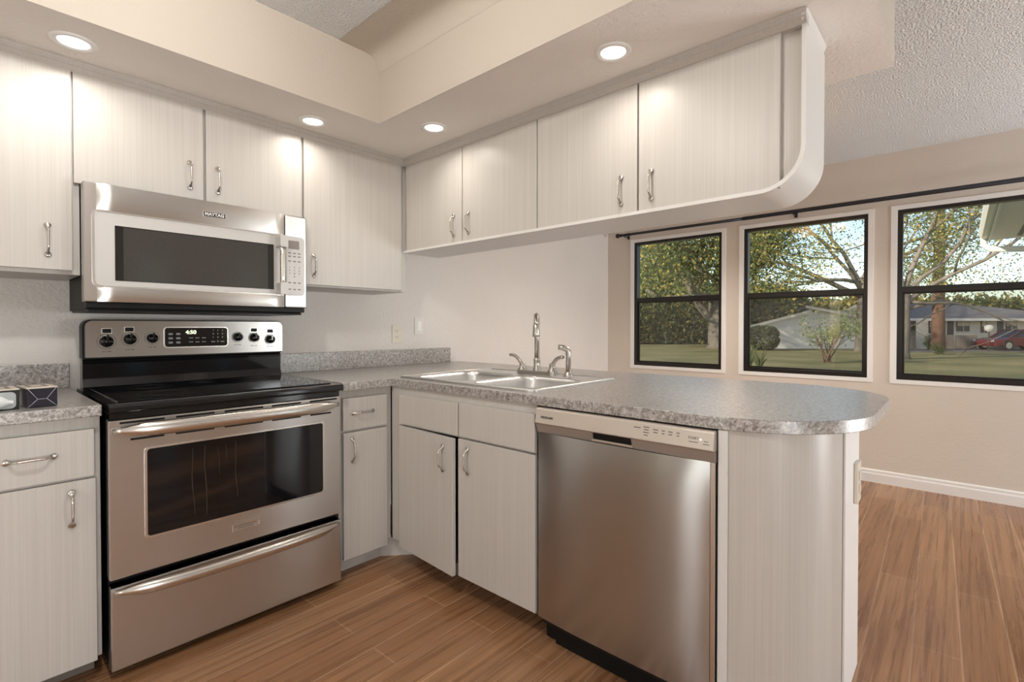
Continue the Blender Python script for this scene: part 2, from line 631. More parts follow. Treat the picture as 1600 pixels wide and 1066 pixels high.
# front wall behind the camera, with glazed openings added to let light in
fw = MB()
ADDED_SLITS = [(1.12, 1.40), (2.22, 2.46)]
for (a, b) in ((XL - 0.1, -1.85), (-0.55, ADDED_SLITS[0][0]), (ADDED_SLITS[0][1], ADDED_SLITS[1][0]), (ADDED_SLITS[1][1], 2.75), (4.1, XW + 0.2)):
    fw.box(a, b, YFR - 0.12, YFR, -0.3, 2.7)
for (a, b) in ((-1.85, -0.55), (2.75, 4.1)):
    fw.box(a, b, YFR - 0.12, YFR, 2.05, 2.7)
    fw.box(a, b, YFR - 0.12, YFR, -0.3, 0.0)
for (a, b) in ADDED_SLITS:
    fw.box(a, b, YFR - 0.12, YFR, 2.05, 2.7)
    fw.box(a, b, YFR - 0.12, YFR, -0.3, 0.12)
struct(fw, 'wall_front', M['wall_beige'])
for i, (a, b) in enumerate(ADDED_SLITS):  # unseen narrow windows, added for streaks reflected in the steel
    w_ = struct(MB().ring([(a, .12), (b, .12), (b, 2.05), (a, 2.05)], [(a + .03, .15), (b - .03, .15), (b - .03, 2.02), (a + .03, 2.02)], 'y', YFR - .09, YFR - .04), 'window_%d' % (4 + i), M['trim_white'])
    MB().box(a + .03, b - .03, YFR - .067, YFR - .063, .15, 2.02).build('pane', M['pane'], w_)
for i, (x0, x1) in enumerate(((2.75, 4.1), (-1.85, -0.55))):  # unseen glass doors, added for the fill lamps standing outside
    dr = MB()
    xm = (x0 + x1) / 2
    for (a, b, yy) in ((x0, xm + .02, YFR - .05), (xm - .02, x1, YFR - .09)):
        dr.ring([(a, 0.0), (b, 0.0), (b, 2.05), (a, 2.05)], [(a + .06, .06), (b - .06, .06), (b - .06, 1.99), (a + .06, 1.99)], 'y', yy - 0.02, yy + 0.02)
    d1 = struct(dr, 'door_%d' % (i + 1), M['frame_black'])
    MB().box(x0 + .06, xm - .04, YFR - .052, YFR - .048, .06, 1.99).build('pane', M['pane'], d1)
    MB().box(xm + .04, x1 - .06, YFR - .092, YFR - .088, .06, 1.99).build('pane', M['pane'], d1)

# window wall with three openings (plus one more out of frame)
WIN = [(-1.174, -0.262), (-2.224, -1.293), (-3.27, -2.332)]
WZ0, WZ1 = 0.736, 1.996
ww = MB()
edges = [YFR]
for a, b in reversed(WIN):
    edges += [a, b]
edges.append(0.0)
for i in range(0, len(edges), 2):
    ww.box(XW, XW + 0.16, edges[i], edges[i + 1], WZ0, WZ1)
ww.box(XW, XW + 0.16, YFR, 0.0, -0.3, WZ0)
ww.box(XW, XW + 0.16, YFR, 0.0, WZ1, 2.7)
struct(ww, 'wall_right', M['wall_beige'])

for i, (a, b) in enumerate(WIN):
    o_ = [(a, WZ0), (b, WZ0), (b, WZ1), (a, WZ1)]
    g = 0.036
    w_ = MB()
    # white plaster return round the opening
    w_.ring([(a - .004, WZ0 - .004), (b + .004, WZ0 - .004), (b + .004, WZ1 + .004), (a - .004, WZ1 + .004)],
            [(a + .030, WZ0 + .026), (b - .033, WZ0 + .026), (b - .033, WZ1 - .026), (a + .030, WZ1 - .026)], 'x', XW - 0.006, XW + 0.05)
    wn = struct(w_, 'window_%d' % (i + 1), M['trim_white'])
    a2, b2, z0, z1 = a + .030, b - .033, WZ0 + .026, WZ1 - .026
    fr = MB().ring([(a2, z0), (b2, z0), (b2, z1), (a2, z1)], [(a2 + .026, z0 + .034), (b2 - .030, z0 + .034), (b2 - .030, z1 - .026), (a2 + .026, z1 - .026)], 'x', XW + .006, XW + .07)
    fr.build('window_frame', M['frame_black'], wn, bevel=.002)
    zm = 1.402
    MB().box(XW + .012, XW + .058, a2 + .02, b2 - .02, zm - .022, zm + .022).build('meeting_rail', M['frame_black'], wn, bevel=.002)
    MB().ring([(a2 + .026, z0 + .034), (b2 - .030, z0 + .034), (b2 - .030, zm - .02), (a2 + .026, zm - .02)],
              [(a2 + .036, z0 + .044), (b2 - .042, z0 + .044), (b2 - .042, zm - .03), (a2 + .036, zm - .03)], 'x', XW + .03, XW + .05).build('lower_sash', M['frame_black'], wn)
    MB().box(XW + .040, XW + .043, a2 + .03, b2 - .034, z0 + .04, zm - .02).build('pane', M['pane'], wn)
    MB().box(XW + .052, XW + .055, a2 + .026, b2 - .03, zm + .02, z1 - .02).build('pane', M['pane'], wn)
    MB().box(XW + .066, XW + .067, a2 + .026, b2 - .03, z0 + .03, zm).build('insect_screen', M['screen'], wn, kind='stuff')

# ceilings
struct(MB().box(XL, XW + .2, YFR, 0.0, ZC, ZC + 0.06), 'ceiling', M['popcorn'])
sf = MB()
L = [(XL, -0.0), (1.92, -0.0), (1.92, -2.52), (0.958, -2.52), (0.958, -0.688), (XL, -0.688)]
n = len(L)
sf.add([(x, y, ZS) for x, y in L], [tuple(range(n))], False, 1)
sf.add([(x, y, ZS) for x, y in L] + [(x, y, ZC) for x, y in L], [(i, (i + 1) % n, n + (i + 1) % n, n + i) for i in range(n)], False, 0)
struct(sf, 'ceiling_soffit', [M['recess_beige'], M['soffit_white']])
# smooth plaster border of the kitchen ceiling, curving down into the soffit face
bd = MB()
pr = [(0.76, ZC - .002), (0.86, ZC - .002)]
for k in range(7):
    a = R(90 - 15 * k)
    pr.append((0.957 - .07 + .07 * math.cos(a), ZC - .002 - .07 + .07 * math.sin(a)))
bd.add([(x, y, z) for y in (-0.689, -2.518) for x, z in pr], [(i, i + 1, len(pr) + i + 1, len(pr) + i) for i in range(len(pr) - 1)], True)
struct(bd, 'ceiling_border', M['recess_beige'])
# base board on the window wall
bb = MB().prism([(XW, 0), (XW - .014, 0), (XW - .014, .062), (XW - .010, .070), (XW - .010, .086), (XW - .004, .094), (XW, .094)], 'y', YFR, -0.02)
struct(bb, 'baseboard_right', M['trim_white'])
bb = MB().prism([(0, 0), (-.014, 0), (-.014, .062), (-.010, .070), (-.010, .086), (-.004, .094), (0, .094)], 'x', 2.1, XW - .02)
struct(bb, 'baseboard_back', M['trim_white'])
# trim strips between wall cabinets and soffit
pr = [(-.352, 2.042), (-.368, 2.060), (-.362, 2.064), (-.372, 2.081), (-.335, 2.081), (-.335, 2.042)]
struct(MB().prism(pr, 'x', -.62, 1.336), 'trim_1', M['laminate'])
pr = [(1.338, 2.042), (1.322, 2.060), (1.328, 2.064), (1.318, 2.081), (1.36, 2.081), (1.36, 2.042)]
struct(MB().prism(pr, 'y', -2.360, -.352), 'trim_2', M['laminate'])
pr = [(-2.347, 2.050), (-2.352, 2.050), (-2.364, 2.081), (-2.347, 2.081)]
struct(MB().prism(pr, 'x', 1.325, 1.604), 'trim_3', M['white_panel'])

# ------------------------------------------------------------------ recessed lights
def downlight(x, y, label):
    t_ = thing('recessed_light', label, 'ceiling light', (x, y, ZS), 'recessed lights in the kitchen soffit')
    mb = MB()
    n = 40
    prof = [(0.062, 0.0), (0.062, -0.004), (0.056, -0.007), (0.046, -0.006), (0.041, -0.001)]
    mb.lathe(prof, (x, y, ZS), 'z', n)
    mb.f = mb.f[:-2]; mb.sm = mb.sm[:-2]; mb.mi = mb.mi[:-2]
    mb.build('trim_ring', M['trim_white'], t_)
    MB().lathe([(0.042, -0.0015), (0.042, -0.003), (0.0, -0.004)], (x, y, ZS), 'z', n).build('lens', M['lens'], t_)
    ld = bpy.data.lights.new('lamp', 'AREA')
    ld.shape = 'DISK'
    ld.size = 0.078
    ld.energy = CAN_W
    ld.color = (1.0, 0.92, 0.82)
    ld.spread = R(150)
    lo = bpy.data.objects.new('lamp', ld)
    COL.objects.link(lo)
    lo.parent = t_
    lo.location = (0, 0, -0.012)
    return t_
M['lens'] = mk('glowing_lens', (0.9, 0.9, 0.9), 0.5, emit=(1.0, 0.93, 0.82), es=3.0)
downlight(-0.095, -0.513, 'round recessed light above the left wall cabinet, nearest the left edge')
downlight(0.739, -0.488, 'round recessed light above the microwave cabinets, next to the soffit corner')
downlight(1.157, -0.844, 'small-looking round recessed light right of the soffit inner corner')
downlight(1.156, -1.811, 'round recessed light above the large right-hand peninsula wall cabinets')

# dome light added to brighten the kitchen, unseen above the frame, and the dining lamp (behind the wall cabinets)
pn = thing('added_dome_light', 'added round dome light brightening the kitchen, unseen above the frame', 'ceiling light', (-.2, -1.68, ZC))
MB().lathe([(.17, -.001), (.17, -.02), (.15, -.03)], (-.2, -1.68, ZC), 'z', 32).build('base', M['trim_white'], pn)
MB().lathe([(.15, -.03), (.135, -.055), (.09, -.08), (.0, -.09)], (-.2, -1.68, ZC), 'z', 32).build('dome', mk('dome_glass', (.9, .9, .9), .5, emit=(1, .95, .88), es=2.5), pn)
ld = bpy.data.lights.new('lamp', 'POINT')
ld.shadow_soft_size = .04
ld.energy = ADDED_DOME_W
ld.color = (1, .95, .88)
lo = bpy.data.objects.new('lamp', ld)
COL.objects.link(lo)
lo.parent = pn
lo.location = (0, 0, -.14)

dl = thing('dining_chandelier', 'dining ceiling lamp with three amber glass shades, mirrored in the middle window', 'ceiling light', (2.9, -1.6, ZC))
MB().lathe([(.07, 0), (.07, -.015), (.02, -.03), (.012, -.04), (.012, -.16), (.03, -.18), (.03, -.21), (.0, -.22)], (2.9, -1.6, ZC - .001), 'z', 24).build('stem', M['rod'], dl)
sh = mk('amber_shade', (.8, .5, .25), .4, emit=(1.0, .55, .18), es=5.0)
for k in range(3):
    a = R(30 + 120 * k)
    ex, ey = 2.9 + .2 * math.cos(a), -1.6 + .2 * math.sin(a)
    MB().tube([(2.9, -1.6, ZC - .19), (2.9 + .1 * math.cos(a), -1.6 + .1 * math.sin(a), ZC - .16), (ex, ey, ZC - .19)], .006, 8).build('arm', M['rod'], dl)
    MB().lathe([(.02, -.19), (.045, -.21), (.065, -.26), (.07, -.29), (.064, -.29), (.03, -.215)], (ex, ey, ZC), 'z', 20).build('shade', sh, dl)
    ld = bpy.data.lights.new('lamp', 'POINT')
    ld.energy = DINING_W
    ld.shadow_soft_size = .02
    ld.color = (1, .92, .82)
    lo = bpy.data.objects.new('lamp', ld)
    COL.objects.link(lo)
    lo.parent = dl
    lo.location = Vector((ex, ey, ZC - .25)) - Vector((2.9, -1.6, ZC))
# ------------------------------------------------------------------ cabinet hardware
hb = MB()
pts, rad = [], []
for i in range(25):
    s_ = -1 + 2 * i / 24
    e_ = abs(s_)
    rise = 0 if e_ > .86 else min(1, (.86 - e_) / .42)
    rise = rise * rise * (3 - 2 * rise)
    pts.append((0, -(.0035 + .021 * rise), .060 * s_))
    w_ = .0036 + .0066 * math.exp(-((e_ - .86) / .13) ** 2)
    if e_ > .93:
        w_ *= math.sqrt(max(.05, 1 - ((e_ - .93) / .072) ** 2))
    rad.append((w_, .0030 + .0012 * rise))
hb.tube(pts, rad, 10, side=(1, 0, 0))
H0 = hb.build('handle', M['nickel'], origin=(0, 0, 0))
COL.objects.unlink(H0)


def handle(parent, x, y, z, facing='y', horiz=False):
    rz = 0 if facing == 'y' else R(-90)
    return place_copy(H0, 'handle', parent, (x, y, z), (0, R(90) if horiz else 0, rz))


YU, YUB = -.355, -.336          # wall cabinets on the range wall: door face and body face
XU, XUB = 1.341, 1.360
YD, YB = -.666, -.647
XD, XB = 1.026, 1.045
BV = .0016


def ydoor(root, name, x0, x1, z0, z1, yf, yb):
    return MB().box(x0, x1, yf, yb - .0004, z0, z1).build(name, M['laminate'], root, bevel=BV)


def xdoor(root, name, y0, y1, z0, z1, xf, xb):
    return MB().box(xf, xb - .0004, y0, y1, z0, z1).build(name, M['laminate'], root, bevel=BV)


# wall cabinets over the range run
c = thing('wall_cabinet', 'tall cream wall cabinet at the far left, beside the microwave', 'cabinet', (-.34, -.17, 1.325))
MB().box(-.62, -.0625, YUB, -.001, 1.322, 2.06).build('body', M['laminate'], c, bevel=BV)
d = ydoor(c, 'door', -.545, -.085, 1.336, 2.045, YU, YUB)
handle(d, -.150, YU, 1.437)
c = thing('wall_cabinet', 'short cream double-door wall cabinet directly over the microwave', 'cabinet', (.35, -.17, 1.66))
MB().box(-.0605, .752, YUB, -.001, 1.662, 2.06).build('body', M['laminate'], c, bevel=BV)
d = ydoor(c, 'door', -.080, .3305, 1.650, 2.045, YU, YUB)
handle(d, .281, YU, 1.757)
d = ydoor(c, 'door', .3405, .7465, 1.650, 2.045, YU, YUB)
handle(d, .384, YU, 1.757)
c = thing('wall_cabinet', 'tall cream single-door wall cabinet between the microwave and the corner', 'cabinet', (1.04, -.17, 1.335))
MB().box(.7535, 1.358, YUB, -.001, 1.334, 2.06).build('body', M['laminate'], c, bevel=BV)
d = ydoor(c, 'door', .7585, 1.322, 1.343, 2.045, YU, YUB)
handle(d, .805, YU, 1.437)

# hanging wall cabinets over the peninsula
c = thing('wall_cabinet', 'cream hanging double-door cabinet over the sink, nearest the corner', 'cabinet', (1.53, -.84, 1.57))
MB().box(XUB, 1.597, -1.3235, -.337, 1.569, 2.06).build('body', M['laminate'], c, bevel=BV)
d = xdoor(c, 'door', -.8365, -.372, 1.567, 2.045, XU, XUB)
handle(d, XU, -.776, 1.655, 'x')
d = xdoor(c, 'door', -1.3205, -.8415, 1.567, 2.045, XU, XUB)
handle(d, XU, -.885, 1.655, 'x')
c = thing('wall_cabinet', 'cream hanging double-door cabinet with rounded lower corner at the open end', 'cabinet', (1.53, -1.84, 1.57))
rb = .118
prof = [(-1.3245, 1.569), (-1.3245, 2.06), (-2.3455, 2.06)]
for k in range(9):
    a = R(180 + 90 * k / 8)
    prof.append((-2.3455 + rb + rb * math.cos(a), 1.569 + rb + rb * math.sin(a)))
MB().prism(prof, 'x', XUB, 1.597).build('body', M['laminate'], c)
d = xdoor(c, 'door', -1.8035, -1.3255, 1.567, 2.045, XU, XUB)
handle(d, XU, -1.738, 1.655, 'x')
d = xdoor(c, 'door', -2.288, -1.8105, 1.567, 2.045, XU, XUB)
handle(d, XU, -1.862, 1.655, 'x')
# white panel wrapping the underside and the end of both hanging cabinets
out, inn = [(-.337, 1.556)], [(-.337, 1.568)]
for k in range(13):
    a = R(270 - 90 * k / 12)
    out.append((-2.3465 + rb - .0105 + .0105 + (rb + .0125) * math.cos(a), 1.5685 + rb + (rb + .0125) * math.sin(a)))
    inn.append((-2.3465 + rb + rb * math.cos(a), 1.5685 + rb + rb * math.sin(a)))
out.append((-2.359, 2.049))
inn.append((-2.3465, 2.049))
wp = MB()
k_ = len(out)
vs = [(x, p_[0], p_[1]) for x in (1.338, 1.602) for p_ in out] + [(x, p_[0], p_[1]) for x in (1.338, 1.602) for p_ in inn]
fs = []
for i in range(k_ - 1):
    fs += [(i, i + 1, k_ + i + 1, k_ + i), (2 * k_ + i + 1, 2 * k_ + i, 3 * k_ + i, 3 * k_ + i + 1)]
wp.add(vs, fs, True)
wp.add(vs, [(i + 1, i, 2 * k_ + i, 2 * k_ + i + 1) for i in range(k_ - 1)] + [(k_ + i, k_ + i + 1, 3 * k_ + i + 1, 3 * k_ + i) for i in range(k_ - 1)])
wp.build('cabinet_end_panel', M['white_panel'], label='smooth white panel wrapping the underside and rounded end of the hanging cabinets', category='panel')

# ------------------------------------------------------------------ base cabinets
c = thing('base_cabinet', 'cream base cabinet with one drawer left of the range', 'cabinet', (-.34, -.33, 0))
MB().box(-.62, -.0575, YB, -.001, .074, .852).build('body', M['laminate'], c, bevel=BV)
MB().box(-.62, -.0675, -.572, -.05, 0, .0735).build('toe_kick', M['toe_shaded'], c)
d = ydoor(c, 'drawer', -.545, -.0745, .664, .812, YD, YB)
handle(d, -.222, YD, .743, 'y', True)
d = ydoor(c, 'door', -.545, -.0715, .070, .6555, YD, YB)
handle(d, -.1305, YD, .572)
c = thing('base_cabinet', 'narrow cream base cabinet with one drawer right of the range', 'cabinet', (.9, -.33, 0))
MB().box(.770, 1.0425, YB, -.02, .110, .852).build('body', M['laminate'], c, bevel=BV)
MB().box(.770, 1.028, -.576, -.05, 0, .1095).build('toe_kick', M['toe'], c)
d = ydoor(c, 'drawer', .7835, 1.0125, .670, .815, YD, YB)
handle(d, .882, YD, .7455, 'y', True)
d = ydoor(c, 'door', .7855, 1.0125, .088, .6585, YD, YB)
handle(d, .828, YD, .580)
c = thing('base_cabinet', 'cream sink base cabinet with two false drawers and two doors, one ajar', 'cabinet', (1.35, -1.1, 0))
bx = MB()      # open carcass so the sink bowls hang inside it
bx.box(XB, XB + .02, -1.576, -.6485, .672, .852)
bx.box(XB, XB + .02, -.742, -.6485, .11, .672)
bx.box(XB, XB + .02, -1.576, -1.556, .11, .672)
bx.box(XB, 1.655, -1.576, -1.566, .11, .852)
bx.box(XB, 1.655, -.66, -.6485, .11, .852)
bx.box(1.645, 1.655, -1.566, -.66, .11, .852)
bx.box(XB + .02, 1.645, -1.566, -.66, .11, .122)
bx.build('body', M['laminate'], c)
tk = MB().box(1.16, 1.64, -1.576, -.70, 0, .1095)
tk.build('toe_kick', M['toe_shaded'], c)
# the small white board set across the corner of the toe space
MB().prism([(1.0295, -.5765), (1.158, -.690), (1.165, -.680), (1.0295, -.566)], 'z', 0, .109).build('corner_toe_board', M['toe'], c)
xdoor(c, 'false_drawer_front', -1.1535, -.7435, .682, .818, XD, XB)
xdoor(c, 'false_drawer_front', -1.5685, -1.1615, .682, .820, XD, XB)
d = MB().box(XD, XB - .0004, -1.1485, -.7435, .098, .672).build('door', M['laminate'], c, bevel=BV, origin=(XB, -.7435, .098))
handle(d, XD, -1.0865, .583, 'x')
d.rotation_euler = (0, 0, R(-3.3))      # stands a little open, hinged at the corner side
d = xdoor(c, 'door', -1.571, -1.1575, .098, .672, XD, XB)
handle(d, XD, -1.218, .590, 'x')
# rounded end cabinet of the peninsula
c = thing('base_cabinet', 'curved cream end cabinet closing the peninsula, right of the dishwasher', 'cabinet', (1.35, -2.3, 0))
pr = []
rr_ = .235
for k in range(17):
    a = R(180 + 90 * k / 16)
    pr.append((1.046 + rr_ + rr_ * math.cos(a), -2.45 + rr_ + rr_ * math.sin(a)))
prof = [(1.655, -2.239)] + [(1.046, -2.239)] + [q for q in pr if q[1] < -2.239] + [(1.40, -2.45), (1.655, -2.45)]
eb = MB()
n = len(prof)
eb.prism(prof, 'z', 0.0, .852, smooth=False)
o_ = eb.build('body', M['laminate'], c)
smooth_sides(o_)
MB().box(XD + .012, 1.655, -2.2385, -2.2125, 0, .852).build('filler_strip', M['white_panel'], c, bevel=.002)
MB().box(1.40, 1.657, -2.4575, -2.4505, 0, .852).build('corner_strip', M['trim_white'], c, bevel=.002)

# ------------------------------------------------------------------ countertops
ZT, ZB = .889, .8525
o_ = MB().box(-.66, -.0585, -.691, -.001, ZB + .001, ZT).build('countertop', M['counter'], None, bevel=.003, label='short speckled countertop left of the range', category='countertop')
MB().box(-.66, -.0585, -.022, -.001, ZT, .990).build('backsplash', M['counter'], o_, bevel=.002)

ro = .345
outer = [(.7705, -.001), (.7705, -.690), (1.031, -.690), (1.031, -2.53 + ro)]
for k in range(1, 17):
    a = R(180 + 90 * k / 16)
    outer.append((1.031 + ro + ro * math.cos(a), -2.53 + ro + ro * math.sin(a)))
for k in range(17):
    a = R(270 + 90 * k / 16)
    outer.append((2.08 - ro + ro * math.cos(a), -2.53 + ro + ro * math.sin(a)))
outer.append((2.08, -.001))
hole = [(1.105, -1.49), (1.690, -1.49), (1.690, -.67), (1.105, -.67)]


def slab_with_hole(outer, hole, z0, z1):
    import bmesh
    bm = bmesh.new()
    def loop(pts):
        vs = [bm.verts.new((x, y, z1)) for x, y in pts]
        return [bm.edges.new((vs[i], vs[(i + 1) % len(vs)])) for i in range(len(vs))]
    e = loop(outer) + loop(hole)
    bmesh.ops.triangle_fill(bm, use_beauty=True, edges=e)
    ext = bmesh.ops.extrude_face_region(bm, geom=bm.faces[:])
    for v in [g for g in ext['geom'] if isinstance(g, bmesh.types.BMVert)]:
        v.co.z = z0
    bmesh.ops.recalc_face_normals(bm, faces=bm.faces[:])
    bm.verts.index_update()
    mb = MB()
    mb.add([v.co[:] for v in bm.verts], [tuple(v.index for v in f.verts) for f in bm.faces])
    bm.free()
    return mb


ct = slab_with_hole(outer, hole, ZB + .001, ZT).build('countertop', M['counter'], None, bevel=.003, label='long speckled grey worktop wrapping the corner into the round-ended peninsula', category='countertop')
smooth_sides(ct)
MB().box(.7705, 1.973, -.022, -.001, ZT, .992).build('backsplash', M['counter'], ct, bevel=.002)

# ------------------------------------------------------------------ sink
s_ = thing('kitchen_sink', 'double-bowl stainless steel drop-in sink in the peninsula worktop', 'sink', (1.40, -1.08, ZT))
SZ = ZT + .0045
bowls = [(1.128, 1.535, -1.455, -1.105), (1.128, 1.535, -1.055, -.700)]


def deck():
    import bmesh
    bm = bmesh.new()
    es = []
    def loop(pts):
        vs = [bm.verts.new((x, y, SZ)) for x, y in pts]
        es.extend(bm.edges.new((vs[i], vs[(i + 1) % len(vs)])) for i in range(len(vs)))
    loop(rrect(1.082, 1.712, -1.512, -.655, .03))
    for x0, x1, y0, y1 in bowls:
        loop(rrect(x0, x1, y0, y1, .075, 7))
    bmesh.ops.triangle_fill(bm, use_beauty=True, edges=es)
    for f in bm.faces:
        if f.normal.z < 0:
            f.normal_flip()
    bm.verts.index_update()
    mb = MB()
    mb.add([v.co[:] for v in bm.verts], [tuple(v.index for v in f.verts) for f in bm.faces])
    bm.free()
    o1 = rrect(1.082, 1.712, -1.512, -.655, .03)
    mb.add([(x, y, SZ) for x, y in o1] + [(x, y, ZT + .0004) for x, y in o1], [((i + 1) % len(o1), i, len(o1) + i, len(o1) + (i + 1) % len(o1)) for i in range(len(o1))])
    # raised bead along the rim
    q = [(x, y, SZ + .001) for x, y in rrect(1.088, 1.706, -1.506, -.661, .028)]
    mb.tube(q + [q[0]], .0035, 6)
    return mb


deck().build('rim', M['sink'], s_)
for x0, x1, y0, y1 in bowls:
    mb = MB()
    loops = []
    for (ins, z, r_) in ((-.004, SZ + .0005, .079), (.002, SZ - .004, .073), (.006, SZ - .02, .07), (.016, ZT - .13, .06), (.03, ZT - .155, .05), (.06, ZT - .165, .03)):
        loops.append([(x, y, z) for x, y in rrect(x0 + ins, x1 - ins, y0 + ins, y1 - ins, r_, 7)])
    n = len(loops[0])
    vs = [p_ for l in loops for p_ in l]
    fs = [(i * n + k, (i + 1) * n + k, (i + 1) * n + (k + 1) % n, i * n + (k + 1) % n) for i in range(len(loops) - 1) for k in range(n)]
    mb.add(vs, [q[::-1] for q in fs], True)
    mb.add(loops[-1], [tuple(range(n))], True)
    bo = mb.build('bowl', M['sink'], s_)
    MB().lathe([(.042, 0), (.042, .003), (.034, .004), (.03, .001), (0, .001)], ((x0 + x1) / 2, (y0 + y1) / 2, ZT - .1645), 'z', 24).build('drain', M['bar'], bo)

# faucet
FX, FY = 1.650, -1.072
f_ = thing('kitchen_faucet', 'nickel gooseneck faucet with two curved lever handles behind the sink', 'faucet', (FX, FY, SZ))
MB().prism(rrect(FX - .027, FX + .027, FY - .128, FY + .128, .025), 'z', SZ, SZ + .016).build('base_plate', M['faucet'], f_, bevel=.004)
sp = MB()
dx, dy = -.80, -.60
sp.lathe([(.022, .0), (.022, .012), (.0175, .02), (.0175, .055), (.019, .058), (.0175, .062), (.0135, .07)], (FX, FY, SZ + .014), 'z', 20)
path = [(FX, FY, SZ + .08), (FX, FY, 1.10)]
ra = .050
for k in range(13):
    a = R(180 - 15 * k)
    h_ = ra + ra * math.cos(a)
    path.append((FX + dx * h_, FY + dy * h_, 1.145 + ra * math.sin(a)))
sp.tube(path, .0128, 14)
sp.build('spout', M['faucet'], f_)
hx, hy = FX + dx * 2 * ra, FY + dy * 2 * ra
MB().lathe([(.0135, .0), (.016, -.004), (.017, -.03), (.0185, -.05), (.0185, -.062), (.014, -.064)], (hx, hy, 1.150), 'z', 18).build('spray_head', M['faucet'], f_)
for sg in (1, -1):
    yy = FY + sg * .100
    mb = MB()
    mb.lathe([(.024, 0), (.024, .008), (.017, .014), (.015, .03), (.017, .034), (.014, .042), (.0, .046)], (FX, yy, SZ + .015), 'z', 18)
    q = []
    rd = []
    for k in range(11):
        s2 = k / 10
        q.append((FX - .012 * s2, yy + sg * (.002 + .075 * s2 ** 1.25), SZ + .045 + .048 * math.sin(s2 * 1.75)))
        rd.append((.0125 - .0055 * s2 + .002 * (s2 > .85), .0115 - .004 * s2))
    mb.tube(q, rd, 12)
    mb.build('lever_handle', M['faucet'], f_)
w_ = thing('side_sprayer', 'nickel side spray wand standing right of the faucet', 'sprayer', (1.655, -1.268, SZ))
mb = MB().lathe([(.024, 0), (.024, .006), (.019, .014), (.0165, .02), (.0165, .022)], (1.655, -1.268, SZ), 'z', 20)
mb.build('base', M['faucet'], w_)
q = [(1.655, -1.268, SZ + .02), (1.655, -1.268, SZ + .10), (1.655, -1.268, SZ + .122), (1.650, -1.262, SZ + .132), (1.636, -1.246, SZ + .141), (1.622, -1.230, SZ + .143)]
mb = MB().tube(q, [.013, .0125, .0145, .0145, .0135, .0125], 14)
mb.build('spray_wand', M['faucet'], w_)

# ------------------------------------------------------------------ range
rg = thing('electric_range', 'freestanding stainless electric range with black glass cooktop', 'range', (.35, -.38, 0))
X0, X1 = -.046, .750
MB().box(X0 + .004, X1 - .004, -.655, -.03, .035, .862).build('body', M['black'], rg)
for xx in (.0, .70):
    for yy in (-.60, -.10):
        MB().lathe([(.018, 0), (.018, .036)], (xx, yy, 0), 'z', 12).build('levelling_foot', M['black'], rg)
ck = MB()
ck.prism([(-.100, .8655), (-.100, .892), (-.70, .889), (-.722, .888), (-.7285, .882), (-.7285, .866), (-.722, .8605), (-.655, .8605)], 'x', X0 - .001, X1 + .001)
cko = ck.build('cooktop', M['black_gloss'], rg, bevel=.003)
MB().box(X0 + .03, X1 - .03, -.675, -.125, .8885, .8935).build('glass_surface', M['black_glass'], cko, bevel=.002)
BURN = mk('burner_print', (.045, .045, .045), .2)
for (xx, yy, r_) in ((.16, -.53, .095), (.56, -.53, .115), (.16, -.26, .078), (.56, -.26, .095), (.36, -.22, .05)):
    for rr2 in (r_, r_ * .62):
        n = 40
        oo = [(xx + rr2 * math.cos(2 * math.pi * k / n), yy + rr2 * math.sin(2 * math.pi * k / n)) for k in range(n)]
        ii = [(xx + (rr2 - .0015) * math.cos(2 * math.pi * k / n), yy + (rr2 - .0015) * math.sin(2 * math.pi * k / n)) for k in range(n)]
        MB().ring(oo, ii, 'z', .8934, .8938).build('burner_marking', BURN, cko)
# black strip under the cooktop lip
MB().box(X0 + .004, X1 - .004, -.700, -.656, .838, .860).build('vent_strip', M['black_gloss'], rg)
# oven door
od = MB().box(X0, X1, -.705, -.6555, .324, .836).build('oven_door', M['steel'], rg, bevel=.004)
MB().prism(rrect(.054, .667, .440, .731, .010), 'y', -.7072, -.7045).build('oven_window', M['black_glass'], od)
MB().ring(rrect(.047, .674, .433, .738, .014), rrect(.0545, .6665, .4405, .7305, .010), 'y', -.7085, -.7045).build('window_bezel', M['bar'], od)
for zz, segs in ((.826, ((-.017, .105), (.138, .257), (.290, .426), (.459, .574), (.612, .732))), (.7695, ((.011, .104), (.137, .256), (.290, .425), (.459, .574), (.614, .705)))):
    for a, b in segs:
        MB().box(a, b, -.7058, -.7045, zz - .0032, zz + .0032).build('vent_slot', M['black'], od)


def bowed_bar(x0, x1, z, ybase, out_, rz, ry, drop=0.0):
    q, rd = [], []
    for k in range(33):
        s2 = -1 + k / 16
        e2 = 1 - s2 * s2
        q.append(((x0 + x1) / 2 + (x1 - x0) / 2 * s2, ybase - .006 - out_ * (1 - s2 ** 4), z - drop * e2))
        tp = max(.16, min(1, (1 - abs(s2)) / .22)) ** .55
        rd.append((rz * tp, ry * tp))
    return MB().tube(q, rd, 14, side=(0, 0, 1))


